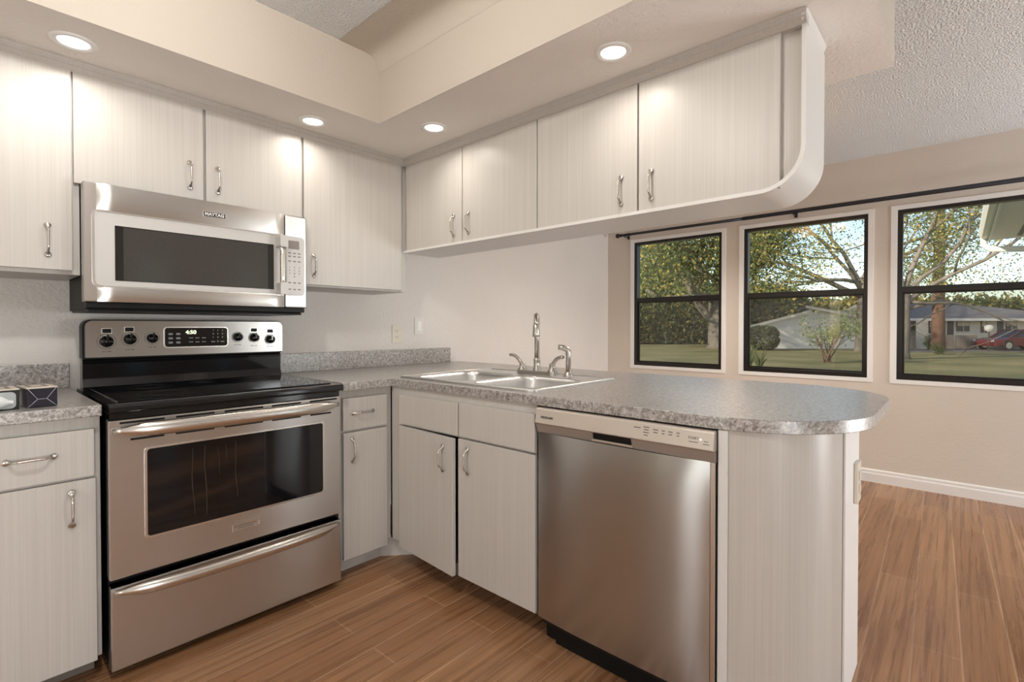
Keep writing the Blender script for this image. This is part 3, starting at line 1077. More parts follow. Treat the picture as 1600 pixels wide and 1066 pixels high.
bowed_bar(-.036, .738, .802, -.705, .038, .0235, .015).build('door_handle', M['bar'], od)
bd_ = MB().ring([(.314, .374), (.411, .374), (.411, .400), (.314, .400)], [(.317, .377), (.408, .377), (.408, .397), (.317, .397)], 'y', -.7070, -.7045)
bdo = bd_.build('badge', M['bar'], od)
for x0_, x1_, zz in ((.323, .402, .3905), (.335, .390, .3825)):
    mb = MB()
    nn = int((x1_ - x0_) / .0075)
    for k in range(nn):
        xa = x0_ + (x1_ - x0_) * k / nn
        mb.box(xa, xa + .0052, -.7056, -.7048, zz - .0017, zz + .0017)
    mb.build('badge_print', M['ink'], od)
dm = random.Random(4)
for (xa, zt_, zb_, w_) in ((.185, .71, .47, .0016), (.225, .715, .462, .0018), (.292, .71, .64, .0010), (.325, .712, .50, .0017), (.268, .70, .60, .0010)):
    q = [(xa + .0018 * math.sin(i * .55 + xa * 40) + .006 * (i / 14) ** 2, -.7075, zt_ + (zb_ - zt_) * i / 14) for i in range(15)]
    MB().tube(q, [(w_ * (.7 + .5 * dm.random()), .0004) for _ in q], 6, side=(1, 0, 0)).build('drip_mark', M['drip'], od, label='dried drip running down the oven window')
# warming drawer
wd = MB().box(X0 + .003, X1, -.705, -.6555, .030, .298).build('storage_drawer', M['steel'], rg, bevel=.004)
bowed_bar(-.036, .736, .284, -.705, .038, .0200, .014, .004).build('drawer_handle', M['bar'], wd)
# back guard
MB().prism([(-.030, .862), (-.030, 1.012), (-.082, 1.012), (-.092, .985), (-.088, .925), (-.101, .893), (-.101, .862)], 'x', X0 + .018, X1 + .006).build('back_riser', M['black_gloss'], rg, bevel=.002)
bs = MB()
bs.prism(rrect(-.0295, .7595, 1.006, 1.1655, [.03, .03, .004, .004]), 'y', -.100, -.030)
bs.build('back_guard', M['black'], rg, bevel=.003)
gp = MB().prism(rrect(-.022, .757, 1.012, 1.1615, [.026, .026, .003, .003]), 'y', -.1105, -.1002).build('control_panel', M['steel'], rg, bevel=.003)
GY = -.1106
ds = MB().prism(rrect(.246, .497, 1.047, 1.1325, .012), 'y', GY - .002, GY).build('display', M['black_glass'], gp)
MB().ring(rrect(.242, .501, 1.043, 1.1365, .015), rrect(.2463, .4967, 1.0473, 1.1322, .0118), 'y', GY - .003, GY).build('display_bezel', M['bar'], ds)
text('clock_digits', '4:50', .0235, (.3465, GY - .0024, 1.1115), M['clock_glow'], ds, sx=1.05, bold=.0004)
for i in range(3):
    for j, xx in enumerate((.268, .297)):
        MB().prism(rrect(xx - .0085, xx + .0085, 1.062 + i * .019, 1.071 + i * .019, .003), 'y', GY - .0026, GY - .002).build('touch_button', M['pale_print'], ds)
for i, ch in enumerate(('123', '456', '789')):
    for j, cc_ in enumerate(ch):
        text('keypad_digit', cc_, .0095, (.437 + .0195 * j, GY - .0024, 1.1205 - .0165 * i), M['white_print'], ds)
text('keypad_digit', '0', .0095, (.4565, GY - .0024, 1.0685), M['white_print'], ds)
for i in range(3):
    for zz in (1.086, 1.068):
        MB().box(.338 + .026 * i, .354 + .026 * i, GY - .0026, GY - .002, zz - .002, zz + .002).build('function_mark', M['pale_print'], ds)
for xx in (.437, .476):
    MB().box(xx - .008, xx + .008, GY - .0026, GY - .002, 1.065, 1.070).build('function_mark', M['pale_print'], ds)
KN = [(.0455, 1.076, .0245), (.123, 1.084, .0232), (.201, 1.087, .0215), (.543, 1.087, .0205), (.6185, 1.083, .0205), (.695, 1.073, .0205)]
for i, (xx, zz, r_) in enumerate(KN):
    kn = MB().lathe([(r_, 0), (r_, .004), (r_ * .93, .008), (r_ * .86, .020), (r_ * .70, .025), (0, .027)], (xx, GY, zz), '-y', 26).build('knob', M['black_gloss'], gp)
    MB().box(xx - .0042, xx + .0042, GY - .030, GY - .004, zz - r_ * .2, zz + r_ * 1.08).build('pointer', M['black_gloss'], kn, bevel=.002)
    n = 36
    a_, b_ = r_ * 1.28, r_ * 1.22
    MB().ring([(xx + a_ * math.cos(2 * math.pi * k / n), zz + a_ * math.sin(2 * math.pi * k / n)) for k in range(n)],
              [(xx + b_ * math.cos(2 * math.pi * k / n), zz + b_ * math.sin(2 * math.pi * k / n)) for k in range(n)], 'y', GY - .0004, GY).build('dial_ring', M['ink'], gp)
for (xx, zz) in ((.0465, 1.1195), (.121, 1.125), (.6175, 1.121), (.695, 1.1155)):
    MB().prism(rrect(xx - .0145, xx + .0145, zz - .0085, zz + .0085, .002), 'y', GY - .0012, GY).build('indicator_window', M['black'], gp)
    MB().ring(rrect(xx - .0168, xx + .0168, zz - .0108, zz + .0108, .003), rrect(xx - .0145, xx + .0145, zz - .0085, zz + .0085, .002), 'y', GY - .0016, GY).build('indicator_bezel', M['bar'], gp)
for xx, zz in ((.0455, 1.035), (.123, 1.041), (.201, 1.049), (.543, 1.050), (.6185, 1.044), (.695, 1.038)):
    mb = MB()
    for q in (-.012, -.004, .006, .012):
        mb.box(xx + q - .0025, xx + q + .0025, GY - .0004, GY, zz - .0018, zz + .0018)
    mb.build('burner_symbol', M['ink'], gp)

# ------------------------------------------------------------------ microwave
mw = thing('microwave_oven', 'stainless over-range microwave hung under the short cabinet', 'microwave', (.34, -.2, 1.20))
MB().box(-.056, .728, -.385, -.012, 1.199, 1.6485).build('case', M['dark_case'], mw, bevel=.003)
MB().box(-.050, .722, -.40, -.03, 1.192, 1.1985).build('vent_grille', M['black'], mw)
MB().box(-.058, .728, -.418, -.386, 1.203, 1.224).build('bottom_vent', M['black'], mw, bevel=.002)
MY = -.430
fd = MB()
fd.box(-.066, .632, MY, -.386, 1.2245, 1.6465)
dw_ = fd.build('door', M['steel'], mw, bevel=.004)
# top and bottom bands swell outwards
mb = MB()
def band(z0, z1, x0, x1, bulge):
    m_ = MB()
    nx, nz = 28, 6
    vs = []
    for i in range(nx + 1):
        u_ = i / nx
        x = x0 + (x1 - x0) * u_
        ex = min(1, min(u_, 1 - u_) * (x1 - x0) / .035)
        ex = math.sin(ex * math.pi / 2)
        for j in range(nz + 1):
            w2 = j / nz
            vs.append((x, MY - .0005 - bulge * ex * math.sin(math.pi * (.12 + .76 * w2)) ** .6, z0 + (z1 - z0) * w2))
    fs = [(i * (nz + 1) + j, (i + 1) * (nz + 1) + j, (i + 1) * (nz + 1) + j + 1, i * (nz + 1) + j + 1) for i in range(nx) for j in range(nz)]
    m_.add(vs, fs, True)
    return m_
band(1.551, 1.6455, -.030, .628, .010).build('upper_band', M['steel'], dw_)
band(1.2255, 1.279, -.030, .628, .010).build('lower_band', M['steel'], dw_)
MB().prism(rrect(-.036, .628, 1.283, 1.547, .018), 'y', MY - .003, MY).build('window_frame', M['silver'], dw_, bevel=.0015)
MB().ring(rrect(-.043, .629, 1.277, 1.553, .022), rrect(-.0355, .6275, 1.2835, 1.5465, .018), 'y', MY - .006, MY).build('chrome_bead', M['bar'], dw_, bevel=.002)
dwn = MB().box(.0215, .582, MY - .0045, MY - .0025, 1.303, 1.502).build('door_window', M['mw_glass'], dw_)
MB().box(.046, .556, MY - .0050, MY - .0044, 1.3045, 1.498).build('window_mesh', M['mw_mesh'], dwn)
hb2 = MB()
hb2.tube([(.607, MY - .040, z) for z in (1.300, 1.36, 1.45, 1.525)], [(.0125, .0115)] * 4, 14, side=(1, 0, 0))
hd = hb2.build('door_handle', M['bar'], dw_)
for z0 in (1.281, 1.490):
    MB().prism(rrect(.590, .624, z0, z0 + .052, .006), 'y', MY - .056, MY - .001).build('handle_bracket', M['silver'], hd, bevel=.005)
bdg = MB().box(.3035, .384, MY - .0125, MY - .008, 1.582, 1.602).build('badge', M['ink_black'], dw_, bevel=.0008)
MB().ring([(.3025, 1.581), (.385, 1.581), (.385, 1.603), (.3025, 1.603)], [(.3045, 1.583), (.383, 1.583), (.383, 1.601), (.3045, 1.601)], 'y', MY - .0132, MY - .008).build('badge_edge', M['bar'], bdg)
text('badge_lettering', 'MAYTAG', .0175, (.3437, MY - .0130, 1.592), M['white_print'], bdg, bold=.0005, sx=1.0)
cp = MB().box(.6345, .735, MY, -.386, 1.2245, 1.6465).build('control_side', M['steel'], mw, bevel=.006)
MB().prism(rrect(.638, .722, 1.279, 1.549, [.018, .003, .003, .018]), 'y', MY - .003, MY).build('keypad', M['silver'], cp, bevel=.001)
MB().box(.648, .697, MY - .0042, MY - .0025, 1.492, 1.530).build('display', mk('lcd_grey', (.24, .21, .19), .3), cp)
kr = ('STOP', '123', '456', '789')
for i, zz in enumerate((1.473, 1.458, 1.436, 1.408, 1.394, 1.380, 1.366, 1.338, 1.308)):
    for j, xx in enumerate((.653, .675, .697)):
        if i in (3, 4, 5):
            text('keypad_digit', '123456789'[(i - 3) * 3 + j], .010, (xx, MY - .0034, zz), M['ink_black'], cp)
        elif i == 6:
            if j == 1:
                text('keypad_digit', '0', .010, (xx, MY - .0034, zz), M['ink_black'], cp)
        else:
            MB().box(xx - .0065, xx + .0065, MY - .0034, MY - .0029, zz - .0022, zz + .0022).build('key_mark', M['ink'], cp)

# ------------------------------------------------------------------ dishwasher
dwt = thing('dishwasher', 'stainless front-control dishwasher under the peninsula worktop', 'dishwasher', (1.34, -1.893, 0))
Y0, Y1 = -2.2085, -1.5805
MB().box(1.055, 1.64, Y0 + .006, Y1 - .006, .06, .845).build('tub', M['dark_case'], dwt)
MB().box(1.075, 1.64, Y0 + .008, Y1 - .006, .004, .0595).build('toe_panel', M['black'], dwt)
MB().box(1.060, 1.074, Y0 + .008, -1.640, .004, .092).build('kick_plate', M['black'], dwt)
dp = MB()
ny, nz = 40, 24
vs = []
ya, yb, za, zb = Y0 + .014, Y1 - .002, .094, .760
for i in range(ny + 1):
    u_ = i / ny
    for j in range(nz + 1):
        v_ = j / nz
        ey = 1 - abs(2 * u_ - 1) ** 3.2
        ez = 1 - abs(2 * v_ - 1) ** 6
        vs.append((1.0305 - .017 * ey * (.55 + .45 * ez), ya + (yb - ya) * u_, za + (zb - za) * v_))
g_ = lambda i, j: i * (nz + 1) + j
dp.add(vs, [(g_(i, j), g_(i, j + 1), g_(i + 1, j + 1), g_(i + 1, j)) for i in range(ny) for j in range(nz)], True)
nb = len(dp.v)
bk = [(1.054, ya, za), (1.054, yb, za), (1.054, yb, zb), (1.054, ya, zb)]
rim_ = [g_(i, 0) for i in range(ny + 1)] + [g_(ny, j) for j in range(1, nz + 1)] + [g_(i, nz) for i in range(ny - 1, -1, -1)] + [g_(0, j) for j in range(nz - 1, 0, -1)]
rv = [vs[k] for k in rim_] + [(1.054, vs[k][1], vs[k][2]) for k in rim_]
nr = len(rim_)
dp.add(rv, [(k, (k + 1) % nr, nr + (k + 1) % nr, nr + k) for k in range(nr)])
ddo = dp.build('door', M['steel_dw'], dwt)
MB().box(1.030, 1.054, Y0, Y0 + .0135, .094, .760).build('door_edge', M['bar'], ddo, bevel=.002)
cpn = MB().prism([(1.054, .848), (1.030, .848), (1.022, .844), (1.0135, .7955), (1.016, .7925), (1.054, .7925)], 'y', Y0, Y1).build('control_panel', M['dwpanel'], dwt, bevel=.002)
ub = MB().prism([(1.054, .792), (1.0175, .792), (1.029, .760), (1.054, .760)], 'y', Y0, Y1).build('recessed_band', M['dwband'], dwt)
MB().prism([(1.0185, .7915), (1.0150, .7915), (1.0185, .772), (1.024, .772)], 'y', -1.957, -1.822).build('pocket_handle', M['black'], dwt)
MB().prism([(1.024, .7715), (1.0150, .7715), (1.0175, .764), (1.028, .763)], 'y', -1.962, -1.817).build('pocket_lip', M['dwpanel'], dwt, bevel=.001)


def dwtext(body, size, y, z, mat=M['ink'], bold=0.0):
    x_ = 1.0138 + (z - .7955) / (.844 - .7955) * .0082 - .0006
    return text('panel_lettering', body, size, (x_, y, z), mat, cpn, 'x', tilt=R(-9.6), bold=bold)


dwtext('FRIGIDAIRE', .0105, -1.632, .8165, M['ink_black'], .0002)
dwtext('START', .0105, -2.152, .823, M['ink'])


def dwmark(y, z, w, h=.0028):
    x_ = 1.0138 + (z - .7955) / (.844 - .7955) * .0082
    MB().box(x_ - .0006, x_ + .002, y - w / 2, y + w / 2, z - h / 2, z + h / 2).build('panel_print', M['ink'], cpn)


for yy, rows, w_ in ((-1.978, 1, .022), (-2.008, 4, .019), (-2.038, 2, .016), (-2.062, 2, .010), (-2.084, 2, .014), (-2.107, 2, .010)):
    for k in range(rows):
        dwmark(yy, .834 - .0078 * k - (.004 if rows < 4 else 0), w_ * (1, .8, .95, .7)[k])
for yy, zz, w_ in ((-2.152, .8125, .026), (-2.188, .8175, .012), (-2.188, .8100, .018)):
    dwmark(yy, zz, w_, .002)
MB().lathe([(.0022, 0), (.0022, .001), (0, .0012)], (1.0168, -2.173, .8215), '-x', 10).build('status_light', mk('status_led', (.9, .9, .9), .4, emit=(1, 1, .95), es=1.5), cpn)

# ------------------------------------------------------------------ outlets and switch
def wall_plate(name, label, cat, x, z, outlet):
    t_ = thing(name, label, cat, (x, 0, z))
    MB().box(x - .036, x + .036, -.0062, -.0004, z - .058, z + .058).build('plate', M['plate_ivory' if outlet else 'plate'], t_, bevel=.002)
    if outlet:
        for dz in (-.0195, .0195):
            rc = MB().prism(rrect(x - .0165, x + .0165, z + dz - .0145, z + dz + .0145, .006), 'y', -.0085, -.0062).build('receptacle', M['plate_ivory'], t_)
            mb = MB()
            for sx_ in (-.006, .006):
                mb.box(x + sx_ - .0011, x + sx_ + .0011, -.0089, -.0084, z + dz - .001, z + dz + .007)
            mb.lathe([(.0024, 0), (.0024, .0005)], (x, -.0084, z + dz - .0075), '-y', 8)
            mb.build('slots', M['black'], rc)
    else:
        MB().box(x - .0165, x + .0165, -.0095, -.0062, z - .033, z + .033).build('rocker', M['trim_white'], t_, bevel=.0015)
wall_plate('wall_outlet', 'ivory duplex outlet plate on the wall above the backsplash', 'outlet', 1.533, 1.091, True)
wall_plate('light_switch', 'white rocker switch plate right of the wall outlet', 'switch', 1.710, 1.143, False)
t_ = thing('wall_outlet', 'ivory outlet plate on the end of the peninsula, seen edge-on', 'outlet', (1.58, -2.458, .66))
MB().box(1.545, 1.615, -2.4685, -2.458, .57, .70).build('plate', M['plate_ivory'], t_, bevel=.002)
for dz in (-.02, .02):
    MB().prism(rrect(1.5635, 1.5965, .635 + dz - .0145, .635 + dz + .0145, .006), 'y', -2.4715, -2.4685).build('receptacle', M['plate_ivory'], t_)

# ------------------------------------------------------------------ curtain rod
cr = thing('curtain_rod', 'long dark curtain rod on brackets above the windows', 'curtain rod', (XW - .08, -1.9, 2.043))
XR = XW - .08
MB().tube([(XR, -.20, 2.043), (XR, -1.36, 2.043)], .0125, 14).build('rod', M['rod'], cr)
MB().tube([(XR, -1.34, 2.043), (XR, -2.10, 2.046), (XR, -4.2, 2.050)], .0155, 14).build('rod_sleeve', M['rod'], cr)
MB().lathe([(.008, 0), (.018, .006), (.018, .012), (.009, .016), (.012, .022), (.022, .034), (.024, .046), (.017, .058), (0, .064)], (XR, -.20, 2.043), 'y', 16).build('finial', M['rod'], cr)
for yy in (-.235, -1.72, -3.4):
    mb = MB().box(XW - .004, XW - .0003, yy - .012, yy + .012, 2.010, 2.075)
    mb.box(XW - .085, XW - .004, yy - .005, yy + .005, 2.022, 2.028)
    mb.tube([(XR - .016, yy, 2.046), (XR - .012, yy, 2.031), (XR, yy, 2.025), (XR + .012, yy, 2.031), (XR + .016, yy, 2.046)], .004, 8)
    mb.build('bracket', M['rod'], cr)

# ------------------------------------------------------------------ light bulb boxes on the left counter
def bulb_box(name, label, ang, cx, cy, w, d, h, side_mat, window):
    t_ = thing(name, label, 'box', (cx, cy, ZT))
    card = MB().box(cx - w / 2, cx + w / 2, cy - d / 2, cy + d / 2, ZT + .0003, ZT + h)
    card.build('carton', side_mat, t_, bevel=.001)
    MB().box(cx - w / 2 - .0004, cx + w / 2 + .0004, cy - d / 2 - .0004, cy + d / 2 + .0004, ZT + h - .0035, ZT + h + .0006).build('top_flap', M['box_tan'], t_)
    MB().ring([(cx - w * .36, cy - d * .30), (cx + w * .30, cy - d * .30), (cx + w * .30, cy + d * .38), (cx - w * .36, cy + d * .38)],
              [(cx - w * .24, cy - d * .22), (cx + w * .18, cy - d * .22), (cx + w * .18, cy + d * .30), (cx - w * .24, cy + d * .30)], 'z', ZT + h + .0006, ZT + h + .0010).build('top_print', M['ink'], t_)
    yf = cy - d / 2
    if window:
        MB().prism(rrect(cx - w * .40, cx + w * .40, ZT + .004, ZT + h * .86, .012), 'y', yf - .0008, yf).build('window', M['box_pale'], t_)
        b_ = MB().lathe([(.006, 0), (.0075, .01), (.016, .022), (.0205, .034), (.018, .046), (.009, .053), (0, .055)], (cx + w * .30, yf - .004, ZT + .022), (-1, 0, .12), 16)
        b_.build('bulb', M['bulb'], t_)
    else:
        mb = MB()
        for (a, b) in (((-.48, .97), (-.16, .42)), ((.48, .97), (.14, .42)), ((-.16, .42), (.14, .42)), ((-.48, .03), (-.16, .42)), ((.48, .03), (.14, .42))):
            mb.tube([(cx + a[0] * w, yf - .0008, ZT + a[1] * h), (cx + b[0] * w, yf - .0016, ZT + b[1] * h)], .0007, 6)
        mb.build('film_folds', M['film_fold'], t_)
    t_.rotation_euler = (0, 0, ang)
    return t_
M['box_tan'] = mk('tan_carton', (.58, .52, .45), .45)
M['box_pale'] = mk('pale_carton_window', (.42, .45, .46), .2)
M['box_navy'] = mk('navy_wrapped_carton', (.014, .015, .028), .16, coat=.5)
M['box_black'] = mk('black_carton', (.012, .012, .012), .3)
M['bulb'] = mk('frosted_bulb', (.75, .77, .78), .2)
M['film_fold'] = mk('film_crease', (.45, .46, .50), .25)
bulb_box('light_bulb_box', 'navy film-wrapped carton on the left counter, beside the range', R(8), -.197, -.565, .070, .105, .062, M['box_navy'], False)
bulb_box('light_bulb_box', 'black carton with bulb window at the left edge of the counter', R(6), -.281, -.570, .072, .100, .062, M['box_black'], True)

# ------------------------------------------------------------------ outdoors
G = -.35
gb = MB().box(-30, 130, -70, 90, G - .2, G)
gb.build('ground', M['grass'], None, kind='structure')


def leaves(n, centre_fn, size, rng, nm):
    c = centre_fn(n)
    a = rng.normal(size=(n, 3)); a /= np.linalg.norm(a, axis=1)[:, None]
    b = rng.normal(size=(n, 3)); b -= a * (a * b).sum(1)[:, None]; b /= np.linalg.norm(b, axis=1)[:, None]
    s = size * rng.uniform(.55, 1.25, (n, 1))
    v = np.stack([c - a * s, c + b * s * .55, c + a * s, c - b * s * .55], 1).reshape(-1, 3)
    f = np.arange(n * 4).reshape(n, 4)
    return v, f, rng.choice(len(nm), n, p=nm)


def foliage(name, parent, mats, weights, n, centre_fn, size, seed, **props):
    rng = np.random.default_rng(seed)
    v, f, mi = leaves(n, centre_fn(rng), size, rng, weights)
    mb = MB()
    mb.v = [tuple(p_) for p_ in v.tolist()]
    mb.f = [tuple(q) for q in f.tolist()]
    mb.sm = [False] * n
    mb.mi = mi.tolist()
    return mb.build(name, mats, parent, **props)


def grow(mb, base, direction, length, r0, depth, rnd, tips, spread=.55, up=.12, kids=3, wob=.2):
    d = Vector(direction).normalized()
    p_ = Vector(base)
    n = 5
    pts, rad = [p_.copy()], [r0]
    for i in range(n):
        d = (d + Vector((rnd.gauss(0, wob), rnd.gauss(0, wob), rnd.gauss(0, wob) + up * .2))).normalized()
        p_ = p_ + d * (length / n)
        pts.append(p_.copy())
        rad.append(r0 * (1 - .5 * (i + 1) / n))
        if depth <= 1 and i >= 1:
            tips.append(p_.copy())
    mb.tube(pts, rad, 6 if depth < 3 else 10)
    if depth <= 0:
        return
    for k in range(kids):
        i = rnd.choice((2, 3, 4, 5))
        dd = (d + Vector((rnd.gauss(0, spread), rnd.gauss(0, spread), rnd.gauss(0, spread * .6) + up))).normalized()
        grow(mb, pts[i], dd, length * rnd.uniform(.55, .8), rad[i] * .62, depth - 1, rnd, tips, spread, up, kids, wob)


def tree(name, label, base, limbs, trunk_h, r, seed, mats, weights, nleaf, lsize, jitter, bark='bark', depth=3, group=None, kids=3, zmin=1.6):
    rnd = random.Random(seed)
    t_ = thing(name, label, 'tree', base, group)
    mb = MB()
    b0 = Vector(base)
    top = b0 + Vector((rnd.gauss(0, .1), rnd.gauss(0, .1), trunk_h))
    mb.tube([b0 - Vector((0, 0, .1)), b0 + Vector((0, 0, .25)), b0.lerp(top, .5), top], [r * 1.5, r * 1.12, r, r * .92], 14)
    tips = []
    for (dv, ln, rr2, hz) in limbs:
        grow(mb, b0 + Vector((0, 0, hz)), dv, ln, rr2, depth - 1, rnd, tips, kids=kids)
    mb.build('trunk', M[bark], t_)
    T = np.array([q[:] for q in tips])
    def fn(rng):
        def pick(n):
            q = T[rng.integers(0, len(T), n)] + rng.normal(0, jitter, (n, 3))
            q[:, 2] = zmin + np.abs(q[:, 2] - zmin)
            return q
        return pick
    foliage('foliage', t_, mats, weights, nleaf, fn, lsize, seed)
    return t_


def crown_tree(name, label, base, h, rx, rz, seed, mats, weights, n, lsize, group=None, trunk=.3, low=.0):
    t_ = thing(name, label, 'tree', base, group)
    b0 = Vector(base)
    MB().tube([b0 - Vector((0, 0, .1)), b0 + Vector((0, 0, h * .6))], [trunk, trunk * .6], 10).build('trunk', M['bark'], t_)
    def fn(rng):
        k = 40
        cs = rng.normal(size=(k, 3)); cs /= np.linalg.norm(cs, axis=1)[:, None]
        cs *= rng.uniform(.35, 1, (k, 1)) ** .5
        cs *= np.array([rx, rx, rz]) * .8
        cs += np.array([base[0], base[1], base[2] + h])
        return lambda m_: np.maximum(cs[rng.integers(0, k, m_)] + rng.normal(0, rx * .2, (m_, 3)) * np.array([1, 1, .8]), [[-1e3, -1e3, G + low]])
    foliage('foliage', t_, mats, weights, n, fn, lsize, seed)
    return t_


LG, LY, LD, LB = M['leaf_green'], M['leaf_yellow'], M['leaf_dark'], M['leaf_bright']
FWD = Vector((.743, .669, 0))
RT = Vector((.669, -.743, 0))
UP = Vector((0, 0, 1))


def dv(r_, u_, f_=0.0):
    return RT * r_ + UP * u_ + FWD * f_


# the big oak seen through the first window
tree('oak_tree', 'large pale-trunked oak on the lawn, seen through the far-left window', (35.6, 10.1, G),
     [(dv(-.75, .85), 5.0, .34, 1.6), (dv(.5, .9), 4.5, .36, 3.0), (dv(-.25, 1, -.5), 5.0, .34, 3.2), (dv(-1, .22, -.2), 6.0, .24, 3.4), (dv(-.6, .6, .5), 5, .26, 3.2), (dv(.2, .7, -.8), 4.5, .24, 3.2)],
     3.6, .60, 11, [LG, LD, LY], [.56, .30, .14], 26000, .13, .75)
# spreading trees between the second and third windows
tree('oak_tree', 'spreading bare-limbed tree at the right edge of the middle window', (36.6, 1.90, G),
     [(dv(-.9, .50), 6.0, .17, 3.4), (dv(-1, .22), 6.0, .12, 3.8), (dv(-.5, 1), 5.5, .15, 4.1), (dv(.3, 1), 4.5, .16, 4.3), (dv(-.9, .75, -.4), 5.0, .12, 4.2), (dv(.8, .6), 4.5, .13, 4.2)],
     4.4, .26, 23, [LG, LY, LD], [.58, .24, .18], 17000, .085, .75, depth=4, zmin=2.9)
tree('oak_tree', 'pale twin-limbed tree at the left edge of the nearest window', (29.2, -.72, G),
     [(dv(.8, .62), 5.5, .10, 2.6), (dv(.95, .35), 5.5, .08, 2.3), (dv(.25, 1), 4.5, .12, 3.1), (dv(.6, .85, -.3), 5, .10, 3.0), (dv(-.5, .9), 3.5, .10, 3.2), (dv(1, .16), 5.0, .07, 2.7)],
     3.3, .20, 37, [LG, LY, LD], [.55, .30, .15], 16000, .07, .68, depth=4, zmin=2.6)
# tall pine in front of the long house
tp = thing('pine_tree', 'tall straight brown-barked pine trunk in front of the long house', 'tree', (41.6, -1.6, G))
MB().tube([(41.6, -1.6, G - .1), (41.6, -1.6, 2), (41.65, -1.62, 6), (41.6, -1.65, 13)], [.40, .33, .29, .2], 14).build('trunk', M['bark_brown'], tp)
foliage('ivy', tp, [LY, LG], [.7, .3], 420, lambda rng: (lambda n: np.stack([41.6 + rng.normal(0, .34, n), -1.6 + rng.normal(0, .34, n), rng.uniform(3.6, 8.2, n)], 1)), .13, 5)
foliage('foliage', tp, [LD, LG], [.6, .4], 1500, lambda rng: (lambda n: np.array([41.6, -1.65, 13.2]) + rng.normal(0, 1.1, (n, 3))), .3, 6)

# trees closing the view behind the houses
rnd = random.Random(8)
bg_spots = [(985, 52, 7.5, 1), (1018, 58, 9.0, 0), (1052, 60, 8.0, 1), (1090, 56, 9.5, 0), (1150, 66, 8.5, 1), (1188, 62, 7.4, 0), (1222, 60, 6.6, 1), (1262, 68, 5.9, 0), (1300, 64, 5.4, 2),
            (1340, 62, 6.0, 2), (1392, 66, 6.4, 0), (1430, 60, 5.6, 2), (1490, 64, 5.3, 0), (1540, 60, 5.0, 1), (1590, 62, 5.4, 0), (1640, 60, 5.6, 1)]
cam0 = Vector((-.362, -2.709, 0))
where = ['far behind the left window, at its left edge', 'far behind the left window, left of the oak', 'far behind the left window, near its middle', 'far behind the large oak trunk',
         'behind the wall between the left and middle windows', 'behind the left slope of the white-sided house', 'behind the middle of the white-sided house', 'behind the peak of the white-sided house', 'behind the airy shrub and the house roof',
         'behind the right edge of the middle window', 'behind the wall pier left of the nearest window', 'behind the left end of the long house', 'behind the pine and the long house roof', 'behind the roof vents of the long house', 'behind the red car and the long house', 'behind the right end of the long house']
for i, (px, D, topz, kd) in enumerate(bg_spots):
    if i in (4, 10, 15):
        continue          # hidden by the wall piers
    b0 = cam0 + FWD * D + RT * ((px - 800) / 780 * D)
    kind_ = ['mid-green bushy tree', 'dark green dense tree', 'golden-green loose tree'][kd]
    ms = [([LG, LD, LY], [.55, .30, .15]), ([LD, LG, LY], [.60, .30, .10]), ([LY, LG, LD], [.45, .45, .10])][kd]
    crown_tree('background_tree', kind_ + ' ' + where[i], (b0.x, b0.y, G), topz * .50, 3.4, topz * .52, 100 + i, ms[0], ms[1], 3000, .33, group='trees closing the view beyond the windows')
# brushy thicket behind the oak
def thicket(rng):
    def fn(n):
        px = rng.uniform(960, 1175, n)
        D = rng.uniform(43, 48, n)
        z = G + rng.gamma(2.2, .85, n)
        base = np.array(cam0)[None] + np.outer(D, np.array(FWD)) + ((px - 800) / 780 * D)[:, None] * np.array(RT)[None]
        base[:, 2] = z
        return base
    return fn
foliage('thicket', None, [LD, LG, LY], [.6, .25, .15], 16000, thicket, .16, 77, kind='stuff', label='dark brushy thicket behind the oak beyond the left window', category='bushes')

# white-sided neighbour house with offset peak
hs = thing('neighbor_house', 'white clapboard house with an offset peaked roof beyond the middle window', 'house', (39.2, 5.4, G))
h0 = np.array([39.2, 5.4, 0.0])
HF = np.array((FWD + RT * .50).normalized())
def HP(r_, z, f_):
    return tuple(h0 + np.array(RT) * r_ + HF * f_ + np.array([0, 0, z]))
pro = [(-3.75, G), (3.6, G), (3.6, 1.80), (.30, 2.42), (.30, 2.16), (-3.75, 1.13)]
mb = MB()
n = len(pro)
mb.add([HP(r_, z, 0) for r_, z in pro] + [HP(r_, z, 7) for r_, z in pro], [tuple(range(n)), tuple(range(2 * n - 1, n - 1, -1))] + [((i + 1) % n, i, n + i, n + (i + 1) % n) for i in range(n)])
mb.build('wall', M['clapboard'], hs)
for nm_, (ra_, za_), (rb_, zb_) in (('roof', (-4.1, 1.06), (.36, 2.20)), ('roof', (.02, 2.52), (4.0, 1.77))):
    mb = MB()
    q = [(ra_, za_), (rb_, zb_), (rb_, zb_ + .13), (ra_, za_ + .13)]
    mb.add([HP(a, z, -.30) for a, z in q] + [HP(a, z, 7.3) for a, z in q], [(0, 1, 2, 3), (7, 6, 5, 4)] + [((i + 1) % 4, i, 4 + i, 4 + (i + 1) % 4) for i in range(4)])
    rf = mb.build(nm_, M['shingle'], hs)
    mb = MB()
    q = [(ra_, za_ - .05), (rb_, zb_ - .05), (rb_, zb_ + .14), (ra_, za_ + .14)]
    mb.add([HP(a, z, -.36) for a, z in q] + [HP(a, z, -.31) for a, z in q], [(0, 1, 2, 3), (7, 6, 5, 4)] + [((i + 1) % 4, i, 4 + i, 4 + (i + 1) % 4) for i in range(4)])
    mb.build('fascia_board', M['fascia'], rf)
mb = MB()
q = [(.52, 2.19), (.66, 2.19), (.66, 2.30), (.52, 2.30)]
mb.add([HP(a, z, -.05) for a, z in q] + [HP(a, z, .02) for a, z in q], [(0, 1, 2, 3), (7, 6, 5, 4)] + [((i + 1) % 4, i, 4 + i, 4 + (i + 1) % 4) for i in range(4)])
mb.build('porch_light', M['door_dark'], hs)

